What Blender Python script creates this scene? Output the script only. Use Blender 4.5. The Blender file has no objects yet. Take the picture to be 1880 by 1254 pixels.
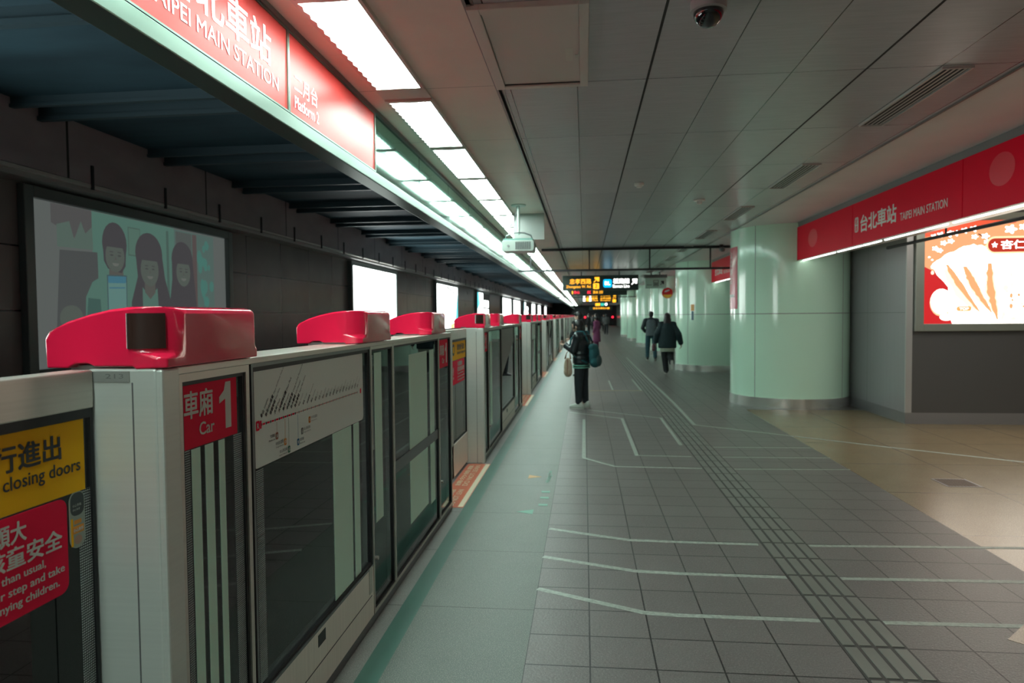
import bpy, math, random
from mathutils import Vector, Matrix
random.seed(7)
PI = math.pi
SC = bpy.context.scene
COL = SC.collection

# ------------------------------------------------------------------ camera, world, exposure
F_PX, CX, CY, EYE = 1253.3, 940.0, 627.0, 1.6
def make_camera():
    fy = Vector(((1073 - CX) / F_PX, -(579 - CY) / F_PX, -1)).normalized()
    zz = Vector((1, .009, 0)).cross(fy).normalized()
    xx = fy.cross(zz)
    m = Matrix((xx, fy, zz)).to_4x4()
    m.translation = Vector((0, 0, EYE))
    cam = bpy.data.cameras.new('camera')
    cam.sensor_width = 36.0
    cam.lens = 36.0 * F_PX / 1880.0
    cam.clip_start = .02
    cam.clip_end = 400
    cam.dof.use_dof = True
    cam.dof.focus_distance = 2.6
    cam.dof.aperture_fstop = 4.0
    o = bpy.data.objects.new('camera', cam)
    o.matrix_world = m
    COL.objects.link(o)
    SC.camera = o
make_camera()
W = bpy.data.worlds.new('world')
SC.world = W
W.use_nodes = True
W.node_tree.nodes['Background'].inputs[0].default_value = (.55, .75, .8, 1)
W.node_tree.nodes['Background'].inputs[1].default_value = .02
SC.view_settings.view_transform = 'Standard'
SC.view_settings.look = 'None'
SC.view_settings.exposure = 0.0
SC.view_settings.gamma = 1.0
SC.view_settings.use_curve_mapping = False
SC.cycles.max_bounces = 6
SC.cycles.diffuse_bounces = 4
SC.cycles.glossy_bounces = 3
SC.cycles.transmission_bounces = 3
SC.cycles.transparent_max_bounces = 12
SC.cycles.adaptive_threshold = .03
STRIP_POWER = 18.0          # radiance of the ceiling fluorescent diffusers
STRIP_COL = (.80, 1.0, .93)

# ------------------------------------------------------------------ materials
MATS = {}
def mat(name, col=(.5, .5, .5), rough=.5, metal=0.0, emit=None, power=0.0, coat=0.0, spec=.5, noise=None, bump=None, alpha=None):
    if name in MATS:
        return MATS[name]
    m = bpy.data.materials.new(name)
    m.use_nodes = True
    nt = m.node_tree
    b = nt.nodes['Principled BSDF']
    b.inputs['Base Color'].default_value = (*col, 1)
    b.inputs['Roughness'].default_value = rough
    b.inputs['Metallic'].default_value = metal
    b.inputs['Specular IOR Level'].default_value = spec
    b.inputs['Coat Weight'].default_value = coat
    b.inputs['Coat Roughness'].default_value = .06
    if emit:
        b.inputs['Emission Color'].default_value = (*emit, 1)
        b.inputs['Emission Strength'].default_value = power
    if noise:                      # (scale vector, amount, detail)
        sc, amt, det = noise
        tc = nt.nodes.new('ShaderNodeNewGeometry')
        mp = nt.nodes.new('ShaderNodeMapping')
        mp.inputs['Scale'].default_value = sc
        n = nt.nodes.new('ShaderNodeTexNoise')
        n.inputs['Scale'].default_value = 1
        n.inputs['Detail'].default_value = det
        r = nt.nodes.new('ShaderNodeMapRange')
        r.inputs['From Min'].default_value = .3
        r.inputs['From Max'].default_value = .7
        r.inputs['To Min'].default_value = 1 - amt
        r.inputs['To Max'].default_value = 1 + amt
        mx = nt.nodes.new('ShaderNodeMix')
        mx.data_type = 'RGBA'
        mx.blend_type = 'MULTIPLY'
        mx.inputs['Factor'].default_value = 1
        mx.inputs[6].default_value = (*col, 1)
        nt.links.new(tc.outputs['Position'], mp.inputs['Vector'])
        nt.links.new(mp.outputs[0], n.inputs['Vector'])
        nt.links.new(n.outputs['Fac'], r.inputs['Value'])
        nt.links.new(r.outputs[0], mx.inputs[7])
        nt.links.new(mx.outputs[2], b.inputs['Base Color'])
        if bump:
            bp = nt.nodes.new('ShaderNodeBump')
            bp.inputs['Strength'].default_value = bump
            bp.inputs['Distance'].default_value = .01
            nt.links.new(n.outputs['Fac'], bp.inputs['Height'])
            nt.links.new(bp.outputs[0], b.inputs['Normal'])
    MATS[name] = m
    return m

class NG:
    """small helper for writing node expressions"""
    def __init__(s, nt):
        s.nt = nt
    def math(s, op, a, b=None, c=None):
        n = s.nt.nodes.new('ShaderNodeMath')
        n.operation = op
        for i, v in enumerate((a, b, c)):
            if v is None:
                continue
            if isinstance(v, (int, float)):
                n.inputs[i].default_value = v
            else:
                s.nt.links.new(v, n.inputs[i])
        return n.outputs[0]
    def line(s, comp, origin, pitch, width):
        f = s.math('FRACT', s.math('ADD', s.math('DIVIDE', s.math('SUBTRACT', comp, origin), pitch), 1000.5))
        d = s.math('ABSOLUTE', s.math('SUBTRACT', f, .5))
        return s.math('LESS_THAN', d, width / (2 * pitch))
    def pos(s):
        g = s.nt.nodes.new('ShaderNodeNewGeometry')
        sp = s.nt.nodes.new('ShaderNodeSeparateXYZ')
        s.nt.links.new(g.outputs['Position'], sp.inputs[0])
        return g.outputs['Position'], sp.outputs
    def noise(s, vec, scale, detail=3, sc3=None):
        if sc3:
            mp = s.nt.nodes.new('ShaderNodeMapping')
            mp.inputs['Scale'].default_value = sc3
            s.nt.links.new(vec, mp.inputs['Vector'])
            vec = mp.outputs[0]
        n = s.nt.nodes.new('ShaderNodeTexNoise')
        n.inputs['Scale'].default_value = scale
        n.inputs['Detail'].default_value = detail
        s.nt.links.new(vec, n.inputs['Vector'])
        return n.outputs['Fac']
    def remap(s, v, a, b, c, d):
        r = s.nt.nodes.new('ShaderNodeMapRange')
        for k, x in zip(('From Min', 'From Max', 'To Min', 'To Max'), (a, b, c, d)):
            r.inputs[k].default_value = x
        s.nt.links.new(v, r.inputs['Value'])
        return r.outputs[0]
    def mix(s, fac, a, b, mode='MIX'):
        n = s.nt.nodes.new('ShaderNodeMix')
        n.data_type = 'RGBA'
        n.blend_type = mode
        for sock, v in ((n.inputs['Factor'], fac), (n.inputs[6], a), (n.inputs[7], b)):
            if isinstance(v, (int, float)):
                sock.default_value = v
            elif isinstance(v, tuple):
                sock.default_value = (*v, 1)
            else:
                s.nt.links.new(v, sock)
        return n.outputs[2]

def grid_mat(name, col, line_col, lines, rough=.4, noise_amt=.1, noise_scale=(3, 3, 3), speckle=None, bump=None, metal=0, spec=.5, coat=0, tone=None):
    """lines: list of (axis index, origin, pitch, width)"""
    m = bpy.data.materials.new(name)
    m.use_nodes = True
    nt = m.node_tree
    b = nt.nodes['Principled BSDF']
    g = NG(nt)
    P, xyz = g.pos()
    base = g.mix(1.0, col, g.remap(g.noise(P, 1, 4, noise_scale), .3, .7, 1 - noise_amt, 1 + noise_amt), 'MULTIPLY')
    if tone:                        # per-tile tone change: (pitchx, pitchy, amount, x0, y0)
        px, py, amt, x0, y0 = tone
        cx = g.math('FLOOR', g.math('DIVIDE', g.math('SUBTRACT', xyz[0], x0), px))
        cy = g.math('FLOOR', g.math('DIVIDE', g.math('SUBTRACT', xyz[1], y0), py))
        cmb = nt.nodes.new('ShaderNodeCombineXYZ')
        nt.links.new(cx, cmb.inputs[0])
        nt.links.new(cy, cmb.inputs[1])
        wn = nt.nodes.new('ShaderNodeTexWhiteNoise')
        nt.links.new(cmb.outputs[0], wn.inputs['Vector'])
        base = g.mix(1.0, base, g.remap(wn.outputs['Value'], 0, 1, 1 - amt, 1 + amt), 'MULTIPLY')
    if speckle:                     # (scale, dark colour, light colour)
        s1 = g.noise(P, speckle[0], 2)
        base = g.mix(g.remap(s1, .56, .62, 0, .75), base, speckle[2])
        s2 = g.noise(P, speckle[0] * 1.3, 2, (1.13, .93, 1.0))
        base = g.mix(g.remap(s2, .57, .63, 0, .7), base, speckle[1])
    mask = None
    for ax, o, p, w in lines:
        l = g.line(xyz[ax], o, p, w)
        mask = l if mask is None else g.math('MAXIMUM', mask, l)
    out = g.mix(mask, base, line_col) if mask is not None else base
    nt.links.new(out, b.inputs['Base Color'])
    b.inputs['Roughness'].default_value = rough
    b.inputs['Metallic'].default_value = metal
    b.inputs['Specular IOR Level'].default_value = spec
    b.inputs['Coat Weight'].default_value = coat
    hgt = None
    if bump:                        # (noise scale, strength)
        hgt = g.noise(P, bump[0], 2)
        if mask is not None:
            hgt = g.math('SUBTRACT', hgt, g.math('MULTIPLY', mask, 1.5))
        bp = nt.nodes.new('ShaderNodeBump')
        bp.inputs['Strength'].default_value = bump[1]
        bp.inputs['Distance'].default_value = .004
        nt.links.new(hgt, bp.inputs['Height'])
        nt.links.new(bp.outputs[0], b.inputs['Normal'])
    return m

def glass_mat(name, tint, ior=1.52, rough=.0):
    m = bpy.data.materials.new(name)
    m.use_nodes = True
    nt = m.node_tree
    nt.nodes.remove(nt.nodes['Principled BSDF'])
    out = nt.nodes['Material Output']
    tr = nt.nodes.new('ShaderNodeBsdfTransparent')
    tr.inputs[0].default_value = (*tint, 1)
    gl = nt.nodes.new('ShaderNodeBsdfGlossy')
    gl.inputs['Color'].default_value = (1, 1, 1, 1)
    gl.inputs['Roughness'].default_value = rough
    fr = nt.nodes.new('ShaderNodeFresnel')
    fr.inputs['IOR'].default_value = ior
    mx = nt.nodes.new('ShaderNodeMixShader')
    nt.links.new(fr.outputs[0], mx.inputs[0])
    nt.links.new(tr.outputs[0], mx.inputs[1])
    nt.links.new(gl.outputs[0], mx.inputs[2])
    nt.links.new(mx.outputs[0], out.inputs[0])
    return m

def dots_mat(name, col, pitch, rad):
    m = bpy.data.materials.new(name)
    m.use_nodes = True
    nt = m.node_tree
    b = nt.nodes['Principled BSDF']
    b.inputs['Base Color'].default_value = (*col, 1)
    b.inputs['Roughness'].default_value = .5
    g = NG(nt)
    P, xyz = g.pos()
    fa = g.math('SUBTRACT', g.math('FRACT', g.math('ADD', g.math('DIVIDE', xyz[1], pitch), 1000.)), .5)
    fb = g.math('SUBTRACT', g.math('FRACT', g.math('ADD', g.math('DIVIDE', xyz[2], pitch), 1000.)), .5)
    d = g.math('SQRT', g.math('ADD', g.math('MULTIPLY', fa, fa), g.math('MULTIPLY', fb, fb)))
    nt.links.new(g.math('GREATER_THAN', rad, d), b.inputs['Alpha'])
    return m

STEEL = mat('brushed_steel', (.60, .565, .51), .38, .7, noise=((2, 2, 160), .03, 2))
STEEL_POST = mat('satin_steel_post', (.66, .69, .64), .42, .45, noise=((2, 2, 120), .022, 2))
STEEL_DARK = mat('dark_steel', (.20, .20, .205), .35, .85)
KICK = mat('beige_grey_steel', (.86, .79, .71), .45, .25, noise=((2, 90, 3), .04, 2))
BLACK = mat('black_rubber', (.012, .012, .014), .5)
RED_GLOSS = mat('red_gloss_enamel', (.90, .014, .070), .2, coat=.75, spec=.35)
LENS = mat('smoked_lens', (.045, .022, .018), .12, coat=.6)
RED_SIGN = mat('red_vinyl', (.92, .010, .06), .6, spec=.15)
RED_FASC = mat('red_enamel_fascia', (.84, .003, .030), .4, spec=.06)
YEL = mat('yellow_vinyl', (.98, .50, .012), .6, spec=.12)
WHITE_VINYL = mat('white_vinyl', (.78, .80, .76), .5)
GREY_TXT = mat('silver_lettering', (.74, .74, .68), .5)
DARK_TXT = mat('black_lettering', (.025, .025, .03), .5)
MAP_BG = mat('map_white', (.86, .95, .88), .45)
PINK = mat('faded_red', (.72, .36, .32), .5)
GREY_L = mat('faded_grey', (.32, .36, .34), .5)
ORANGE = mat('orange_print', (.85, .33, .03), .5)
BROWN_P = mat('brown_print', (.36, .13, .06), .5)
GREEN_P = mat('green_print', (.02, .22, .12), .5)
BLUE_P = mat('blue_print', (.01, .2, .42), .5)
GLASS = glass_mat('gate_glass', (.74, .80, .78), 1.5)
CLEAR = glass_mat('clear_glass', (.86, .90, .88), 1.45)
FRIT = dots_mat('frit_dots', (.50, .56, .53), .0068, .33)

# ------------------------------------------------------------------ mesh building
def origin(o):
    v = Vector((0, 0, 0))
    while o is not None:
        v += o.location
        o = o.parent
    return v

class MB:
    def __init__(s):
        s.v, s.f = [], []
    def add(s, vs, fs):
        n = len(s.v)
        s.v += [tuple(p) for p in vs]
        s.f += [tuple(i + n for i in f) for f in fs]
        return s
    def box(s, x0, x1, y0, y1, z0, z1):
        x0, x1 = sorted((x0, x1)); y0, y1 = sorted((y0, y1)); z0, z1 = sorted((z0, z1))
        return s.add([(x0, y0, z0), (x1, y0, z0), (x1, y1, z0), (x0, y1, z0), (x0, y0, z1), (x1, y0, z1), (x1, y1, z1), (x0, y1, z1)],
                     [(3, 2, 1, 0), (4, 5, 6, 7), (0, 1, 5, 4), (1, 2, 6, 5), (2, 3, 7, 6), (3, 0, 4, 7)])
    def loft(s, rings, cap=True, closed=True):
        n = len(rings[0])
        vs = [p for r in rings for p in r]
        fs = []
        for k in range(len(rings) - 1):
            for i in range(n if closed else n - 1):
                j = (i + 1) % n
                fs.append((k * n + i, k * n + j, (k + 1) * n + j, (k + 1) * n + i))
        if cap:
            fs.append(tuple(reversed(range(n))))
            fs.append(tuple((len(rings) - 1) * n + i for i in range(n)))
        return s.add(vs, fs)
    def prism(s, poly, d, flip=False):
        """extrude a 3D polygon by vector d"""
        d = Vector(d)
        a = [Vector(p) for p in poly]
        return s.loft([a, [p + d for p in a]])
    def cyl(s, p0, p1, r0, r1=None, n=16):
        p0, p1 = Vector(p0), Vector(p1)
        r1 = r0 if r1 is None else r1
        ax = (p1 - p0).normalized()
        u = ax.orthogonal().normalized()
        w = ax.cross(u)
        ring = lambda p, r: [p + (u * math.cos(2 * PI * i / n) + w * math.sin(2 * PI * i / n)) * r for i in range(n)]
        return s.loft([ring(p0, r0), ring(p1, r1)])
    def tube(s, pts, r, n=8):
        pts = [Vector(p) for p in pts]
        rings = []
        u = None
        for i, p in enumerate(pts):
            t = (pts[min(i + 1, len(pts) - 1)] - pts[max(i - 1, 0)]).normalized()
            u = t.orthogonal().normalized() if u is None else (u - t * u.dot(t)).normalized()
            w = t.cross(u)
            rings.append([p + (u * math.cos(2 * PI * k / n) + w * math.sin(2 * PI * k / n)) * r for k in range(n)])
        return s.loft(rings)
    def lathe(s, prof, c, n=32):
        """profile [(r,z)] about a vertical axis at c"""
        rings = [[(c[0] + r * math.cos(2 * PI * i / n), c[1] + r * math.sin(2 * PI * i / n), c[2] + z) for i in range(n)] for r, z in prof]
        return s.loft(rings)
    def sheet(s, pts):
        return s.add(pts, [tuple(range(len(pts)))])
    def capsule(s, p0, p1, r0, r1=None, n=12):
        p0, p1 = Vector(p0), Vector(p1)
        r1 = r0 if r1 is None else r1
        ax = (p1 - p0)
        ax = ax.normalized() if ax.length > 1e-6 else Vector((0, 0, 1))
        u = ax.orthogonal().normalized()
        w = ax.cross(u)
        rings = []
        for p, r, angs in ((p0, r0, (-80, -55, -28, 0)), (p1, r1, (0, 28, 55, 80))):
            for a in angs:
                a = math.radians(a)
                rings.append([p + ax * (r * math.sin(a)) + (u * math.cos(2 * PI * i / n) + w * math.sin(2 * PI * i / n)) * (r * math.cos(a)) for i in range(n)])
        return s.loft(rings)
    def ell(s, c, r, rot=None, n=16):
        c = Vector(c)
        M = rot or Matrix.Identity(3)
        rings = []
        for a in (-84, -65, -45, -22, 0, 22, 45, 65, 84):
            a = math.radians(a)
            rings.append([c + M @ Vector((r[0] * math.cos(a) * math.cos(2 * PI * i / n), r[1] * math.cos(a) * math.sin(2 * PI * i / n), r[2] * math.sin(a))) for i in range(n)])
        return s.loft(rings)
    def build(s, name, m, parent=None, smooth=False, bevel=0, loc=None):
        off = origin(parent) if parent is not None else Vector(loc or (0, 0, 0))
        me = bpy.data.meshes.new(name)
        me.from_pydata([tuple(Vector(p) - off) for p in s.v], [], s.f)
        me.validate()
        me.update()
        import bmesh
        bm = bmesh.new()
        bm.from_mesh(me)
        bmesh.ops.recalc_face_normals(bm, faces=bm.faces)
        bm.to_mesh(me)
        bm.free()
        me.materials.append(m)
        if smooth:
            for p in me.polygons:
                p.use_smooth = True
        o = bpy.data.objects.new(name, me)
        COL.objects.link(o)
        if parent is not None:
            o.parent = parent
        elif loc is not None:
            o.location = loc
        if bevel:
            b = o.modifiers.new('bevel', 'BEVEL')
            b.width = bevel
            b.segments = 2
            b.limit_method = 'ANGLE'
        return o

def smooth_angle(o, deg=40):
    """shade smooth with sharp edges kept"""
    me = o.data
    for p in me.polygons:
        p.use_smooth = True
    me.set_sharp_from_angle(angle=math.radians(deg))
    return o

def tag(o, label, cat, group=None, kind=None):
    o['label'] = label
    o['category'] = cat
    if group:
        o['group'] = group
    if kind:
        o['kind'] = kind
    return o
def thing(name, label, cat, loc=(0, 0, 0), group=None):
    o = bpy.data.objects.new(name, None)
    o.empty_display_size = .2
    o.location = loc
    COL.objects.link(o)
    return tag(o, label, cat, group)
def struct(o):
    o['kind'] = 'structure'
    return o
def copy_tree(o, parent=None):
    c = o.copy()
    COL.objects.link(c)
    c.parent = parent
    for ch in list(o.children):
        copy_tree(ch, c)
    return c

TXT = {}
def glyphs(body, bold=0.0):
    """text as flat outline faces, normalised to a unit box"""
    key = (body, 0)
    if key in TXT:
        return TXT[key]
    cu = bpy.data.curves.new('t', 'FONT')
    cu.body = body
    cu.resolution_u = 3
    o = bpy.data.objects.new('t', cu)
    COL.objects.link(o)
    dg = bpy.context.evaluated_depsgraph_get()
    me = bpy.data.meshes.new_from_object(o.evaluated_get(dg))
    vs = [(v.co.x, v.co.y) for v in me.vertices]
    fs = [tuple(p.vertices) for p in me.polygons]
    bpy.data.objects.remove(o)
    bpy.data.curves.remove(cu)
    bpy.data.meshes.remove(me)
    x0 = min(v[0] for v in vs); x1 = max(v[0] for v in vs)
    y0 = min(v[1] for v in vs); y1 = max(v[1] for v in vs)
    vs = [((a - x0) / max(x1 - x0, 1e-6), (b - y0) / max(y1 - y0, 1e-6)) for a, b in vs]
    TXT[key] = (vs, fs, (x1 - x0) / max(y1 - y0, 1e-6))
    return TXT[key]

class Text(MB):
    """letters (and flat marks) laid into a plane: O corner, U full width, V full height"""
    def put(s, body, O, U, V, bold=0.0):
        vs, fs, asp = glyphs(body)
        O, U, V = Vector(O), Vector(U), Vector(V)
        if bold:                     # heavier strokes: the outline laid several times a little apart
            by = bold * .7 / (2 if chr(10) in body else 1)
            bx = by / max(asp, .2)
            vs = [(bx + a * (1 - 2 * bx), by + b * (1 - 2 * by)) for a, b in vs]
            nz = U.cross(V).normalized() * .00012
            for k, (dx, dy) in enumerate(((-1, -1), (1, -1), (-1, 1), (1, 1), (0, 0), (1.2, 0), (-1.2, 0))):
                s.add([O + nz * k + U * (a + dx * bx) + V * (b + dy * by) for a, b in vs], fs)
            return s
        return s.add([O + U * a + V * b for a, b in vs], fs)
    def run(s, body, O, u, v, h, bold=0.0, maxw=None):
        """height h, natural width, along unit u"""
        asp = glyphs(body, bold)[2]
        w = h * asp
        if maxw:
            w = min(w, maxw)
        return s.put(body, O, Vector(u) * w, Vector(v) * h, bold)
    def poly(s, pts, O, U, V):
        O, U, V = Vector(O), Vector(U), Vector(V)
        return s.sheet([O + U * a + V * b for a, b in pts])
    def disc(s, O, U, V, n=20):
        return s.poly([(.5 + .5 * math.cos(2 * PI * i / n), .5 + .5 * math.sin(2 * PI * i / n)) for i in range(n)], O, U, V)
def rrect(w, h, r, n=4):
    """rounded rectangle as 2D points"""
    pts = []
    for cx, cy, a0 in ((w - r, h - r, 0), (r, h - r, 90), (r, r, 180), (w - r, r, 270)):
        for i in range(n + 1):
            a = math.radians(a0 + 90 * i / n)
            pts.append((cx + r * math.cos(a), cy + r * math.sin(a)))
    return pts
ARROW_UR = [(.0, .12), (.12, 0), (.62, .5), (.62, .2), (.98, .2), (1, 1), (.2, .98), (.2, .62), (.5, .62)]
ORD = ['first', 'second', 'third', 'fourth', 'fifth', 'sixth', 'seventh', 'eighth', 'ninth', 'tenth', 'eleventh', 'twelfth', 'thirteenth',
       'fourteenth', 'fifteenth', 'sixteenth', 'seventeenth', 'eighteenth', 'nineteenth', 'twentieth', 'twenty-first', 'twenty-second', 'twenty-third', 'twenty-fourth', 'twenty-fifth']
def ordn(i):
    return ORD[i] if i < len(ORD) else '%dth' % (i + 1)

# ------------------------------------------------------------------ the shell: floor, ceiling, walls
YB, YF = -5.0, 106.0          # how far the platform runs behind and ahead of the camera
tile = grid_mat('grey_floor_tiles', (.150, .137, .130), (.024, .023, .022), [(0, .018, .3, .008), (1, .07, .3, .0095)], rough=.42, noise_amt=.06,
                noise_scale=(2, 2, 2), bump=(70, .45), spec=.4, speckle=(120, (.095, .088, .083), (.215, .20, .19)), tone=(.3, .3, .06, .018, .07))
granite = grid_mat('speckled_granite', (.118, .140, .120), (.04, .04, .037), [(1, .03, .905, .006)], rough=.46, noise_amt=.05,
                   speckle=(210, (.05, .05, .047), (.30, .30, .265)), spec=.3, bump=(60, .06))
granite_edge = grid_mat('pale_granite_edge', (.21, .21, .195), (.06, .06, .055), [(1, .03, .905, .006)], rough=.46, noise_amt=.05,
                        speckle=(210, (.09, .09, .085), (.36, .36, .32)), spec=.4)
beige = grid_mat('beige_granite', (.245, .188, .115), (.10, .07, .05), [(0, 2.68, .93, .008), (1, .35, 1.2, .008)], rough=.27, noise_amt=.06,
                 speckle=(170, (.15, .10, .06), (.44, .34, .21)), spec=.4)
green = mat('green_floor_band', (.035, .115, .085), .4, noise=((3, 3, 3), .08, 3))
def slab(name, m, x0, x1, z1=0., z0=-.12, y0=YB, y1=YF):
    return struct(MB().box(x0, x1, y0, y1, z0, z1).build(name, m))
slab('floor', tile, -.282, 2.68)
slab('floor_granite', granite, -.91, -.282)
slab('floor_green_band', green, -1.015, -.91)
slab('floor_edge', granite_edge, -1.46, -1.015)
slab('floor_concourse', beige, 2.68, 9.2, y1=11.72)
slab('floor_beyond', tile, 2.68, 9.2, y0=11.72)
# beige diamond inlay by the right edge of the tiles
struct(MB().prism([(2.045, 3.51, .0), (2.30, 3.26, .0), (2.56, 3.51, .0), (2.30, 3.76, .0)], (0, 0, .0015)).build('trim_inlay', beige))
struct(MB().box(-5.2, -1.46, YB, YF, -1.3, -1.15).build('floor_track', mat('track_ballast', (.035, .035, .035), .8, noise=((8, 8, 8), .4, 4))))
struct(MB().box(-1.46, -1.40, YB, YF, -1.15, -.12).build('wall_edge', mat('platform_concrete', (.12, .12, .115), .8)))

ceil_m = grid_mat('ceiling_panels', (.52, .51, .535), (.04, .038, .036), [(0, .405, .4425, .007), (1, 4.47, 1.35, .006)], rough=.27, noise_amt=.05,
                  noise_scale=(4, 40, 1), spec=.55, tone=(.4425, 1.35, .05, .405, 4.47), bump=(2.2, .10))
struct(MB().box(-.525, 2.65, YB, YF, 3.1, 3.25).build('ceiling', ceil_m))
band_m = mat('cream_ceiling_band', (.52, .46, .39), .4, noise=((1, 2, 1), .03, 2))
cb = grid_mat('cream_band_jointed', (.72, .66, .58), (.12, .11, .1), [(1, 4.47, 1.35, .005)], rough=.35, noise_amt=.04, spec=.4)
struct(MB().box(-1.56, -.57, YB, YF, 3.1, 3.25).build('ceiling_band', cb))
soff = mat('cream_soffit', (.84, .90, .90), .45, noise=((2, 2, 2), .03, 2))
struct(MB().box(2.67, 9.2, YB, YF, 3.1, 3.25).build('ceiling_soffit', soff))
dk = mat('dark_recess', (.02, .02, .02), .7)
struct(MB().box(-.57, -.525, YB, YF, 3.13, 3.25).box(2.65, 2.67, YB, YF, 3.13, 3.25).build('ceiling_recess', dk))
trim_m = mat('grey_ceiling_trim', (.22, .21, .20), .35, .5)
struct(MB().box(-.572, -.556, YB, YF, 3.088, 3.14).box(-.535, -.522, YB, YF, 3.092, 3.14).build('trim_1', trim_m))
struct(MB().box(2.652, 2.668, YB, YF, 3.088, 3.14).build('trim_2', trim_m))
for i, x in enumerate((.405, 1.7325)):
    struct(MB().box(x - .007, x + .007, YB, YF, 3.0985, 3.101).build('trim_joint', dk))

# track side
wall_m = grid_mat('brown_wall_panels', (.20, .165, .155), (.012, .011, .011), [(1, 10.12, 1.2, .018), (2, 1.09, .6, .016)], rough=.24, noise_amt=.08,
                  noise_scale=(1, 2, 2), spec=.55, bump=(1.1, .06))
struct(MB().box(-5.4, -5.2, YB, YF, -1.3, 2.9).build('wall_left', wall_m))
beam_m = grid_mat('brown_beam', (.36, .31, .33), (.02, .017, .016), [(1, 1.3, 2.4, .03)], rough=.5, noise_amt=.12, noise_scale=(1, 1.5, 3))
struct(MB().box(-5.4, -4.9, YB, YF, 2.96, 3.62).build('beam_left', beam_m))
struct(MB().box(-5.4, -4.96, YB, YF, 2.88, 2.96).build('trim_cornice', mat('cornice_metal', (.42, .41, .40), .32, .5)))
struct(MB().box(-4.955, -4.90, YB, YF, 2.925, 2.955).build('trim_conduit', mat('conduit_metal', (.62, .60, .56), .35, .5)))
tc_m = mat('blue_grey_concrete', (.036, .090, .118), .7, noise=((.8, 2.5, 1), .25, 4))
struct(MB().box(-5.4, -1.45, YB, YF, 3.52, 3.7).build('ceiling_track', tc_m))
rib_m = mat('blue_grey_rib', (.05, .095, .115), .5, .2)
for k in range(54):
    y = 1.72 + 1.86 * k
    if y > YF - 1:
        break
    struct(MB().box(-4.9, -1.62, y, y + .05, 3.43, 3.46).box(-4.9, -1.62, y + .015, y + .035, 3.46, 3.53).box(-4.9, -1.62, y + .30, y + .36, 3.40, 3.44)
           .box(-4.9, -1.62, y + .32, y + .35, 3.44, 3.53).build('beam_rib', rib_m))
# hanger brackets under the beam
for k in range(30):
    y = 5.2 + 1.2 * k
    struct(MB().box(-4.905, -4.885, y, y + .03, 2.9, 3.14).build('trim_bracket', BLACK))

# fascia over the gates
rim_m = mat('fascia_rim_metal', (.19, .28, .23), .33, .85)
struct(MB().box(-1.62, -1.495, YB, YF, 2.575, 2.65).build('trim_fascia_rim', rim_m, bevel=.006))
struct(MB().box(-1.62, -1.53, YB, YF, 2.65, 3.12).build('wall_fascia_back', STEEL_DARK))
struct(MB().box(-1.53, -1.485, YB, YF, 3.072, 3.1).build('trim_fascia_top', STEEL_DARK))
dglass = mat('dark_green_fascia_glass', (.24, .46, .38), .07, 1.0)
y, k = 4.86, 0
while y < YF - 1.5:
    struct(MB().box(-1.53, -1.505, y + .006, y + 1.35 - .006, 2.65, 3.072).build('window_%d' % (k + 1), dglass))
    y += 1.35
    k += 1
# right-hand walls and end walls
ks = grid_mat('brushed_kiosk_steel', (.41, .40, .43), (.14, .14, .14), [(0, 4.6, .545, .006), (1, 10.31, 1.35, .008), (2, 1.6, 5, .006)], rough=.30, noise_amt=.05,
              noise_scale=(60, 60, 1), metal=.3)
struct(MB().box(4.58, 9.2, 10.31, 14.2, .16, 3.1).build('wall_kiosk', ks))
struct(MB().box(4.572, 4.60, 10.302, 10.33, .16, 3.1).box(4.60, 4.66, 10.304, 10.312, .16, 3.1).build('trim_kiosk_corner', mat('corner_trim_steel', (.62, .62, .62), .3, .5)))
struct(MB().box(4.575, 9.2, 10.305, 14.2, 0, .16).build('baseboard_kiosk', mat('kiosk_base_steel', (.36, .36, .38), .28, .5)))
en = grid_mat('enamel_wall', (.40, .47, .42), (.15, .17, .16), [(1, 14.2, 1.2, .008), (2, 1.6, 5, .008)], rough=.2, noise_amt=.03, spec=.5)
struct(MB().box(4.9, 5.1, 14.2, YF, 0, 3.1).build('wall_right', en))
struct(MB().box(9.2, 9.3, YB, 14.2, 0, 3.1).build('wall_concourse', mat('concourse_wall_grey', (.16, .15, .145), .5)))
bk = mat('end_wall_dark', (.02, .022, .025), .6)
struct(MB().box(-5.4, 9.3, YF, YF + .2, -1.3, 3.7).build('wall_far', bk))
struct(MB().box(-5.4, 9.3, YB - .2, YB, -1.3, 3.7).build('wall_back', mat('end_wall_grey', (.30, .30, .29), .5)))
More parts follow.
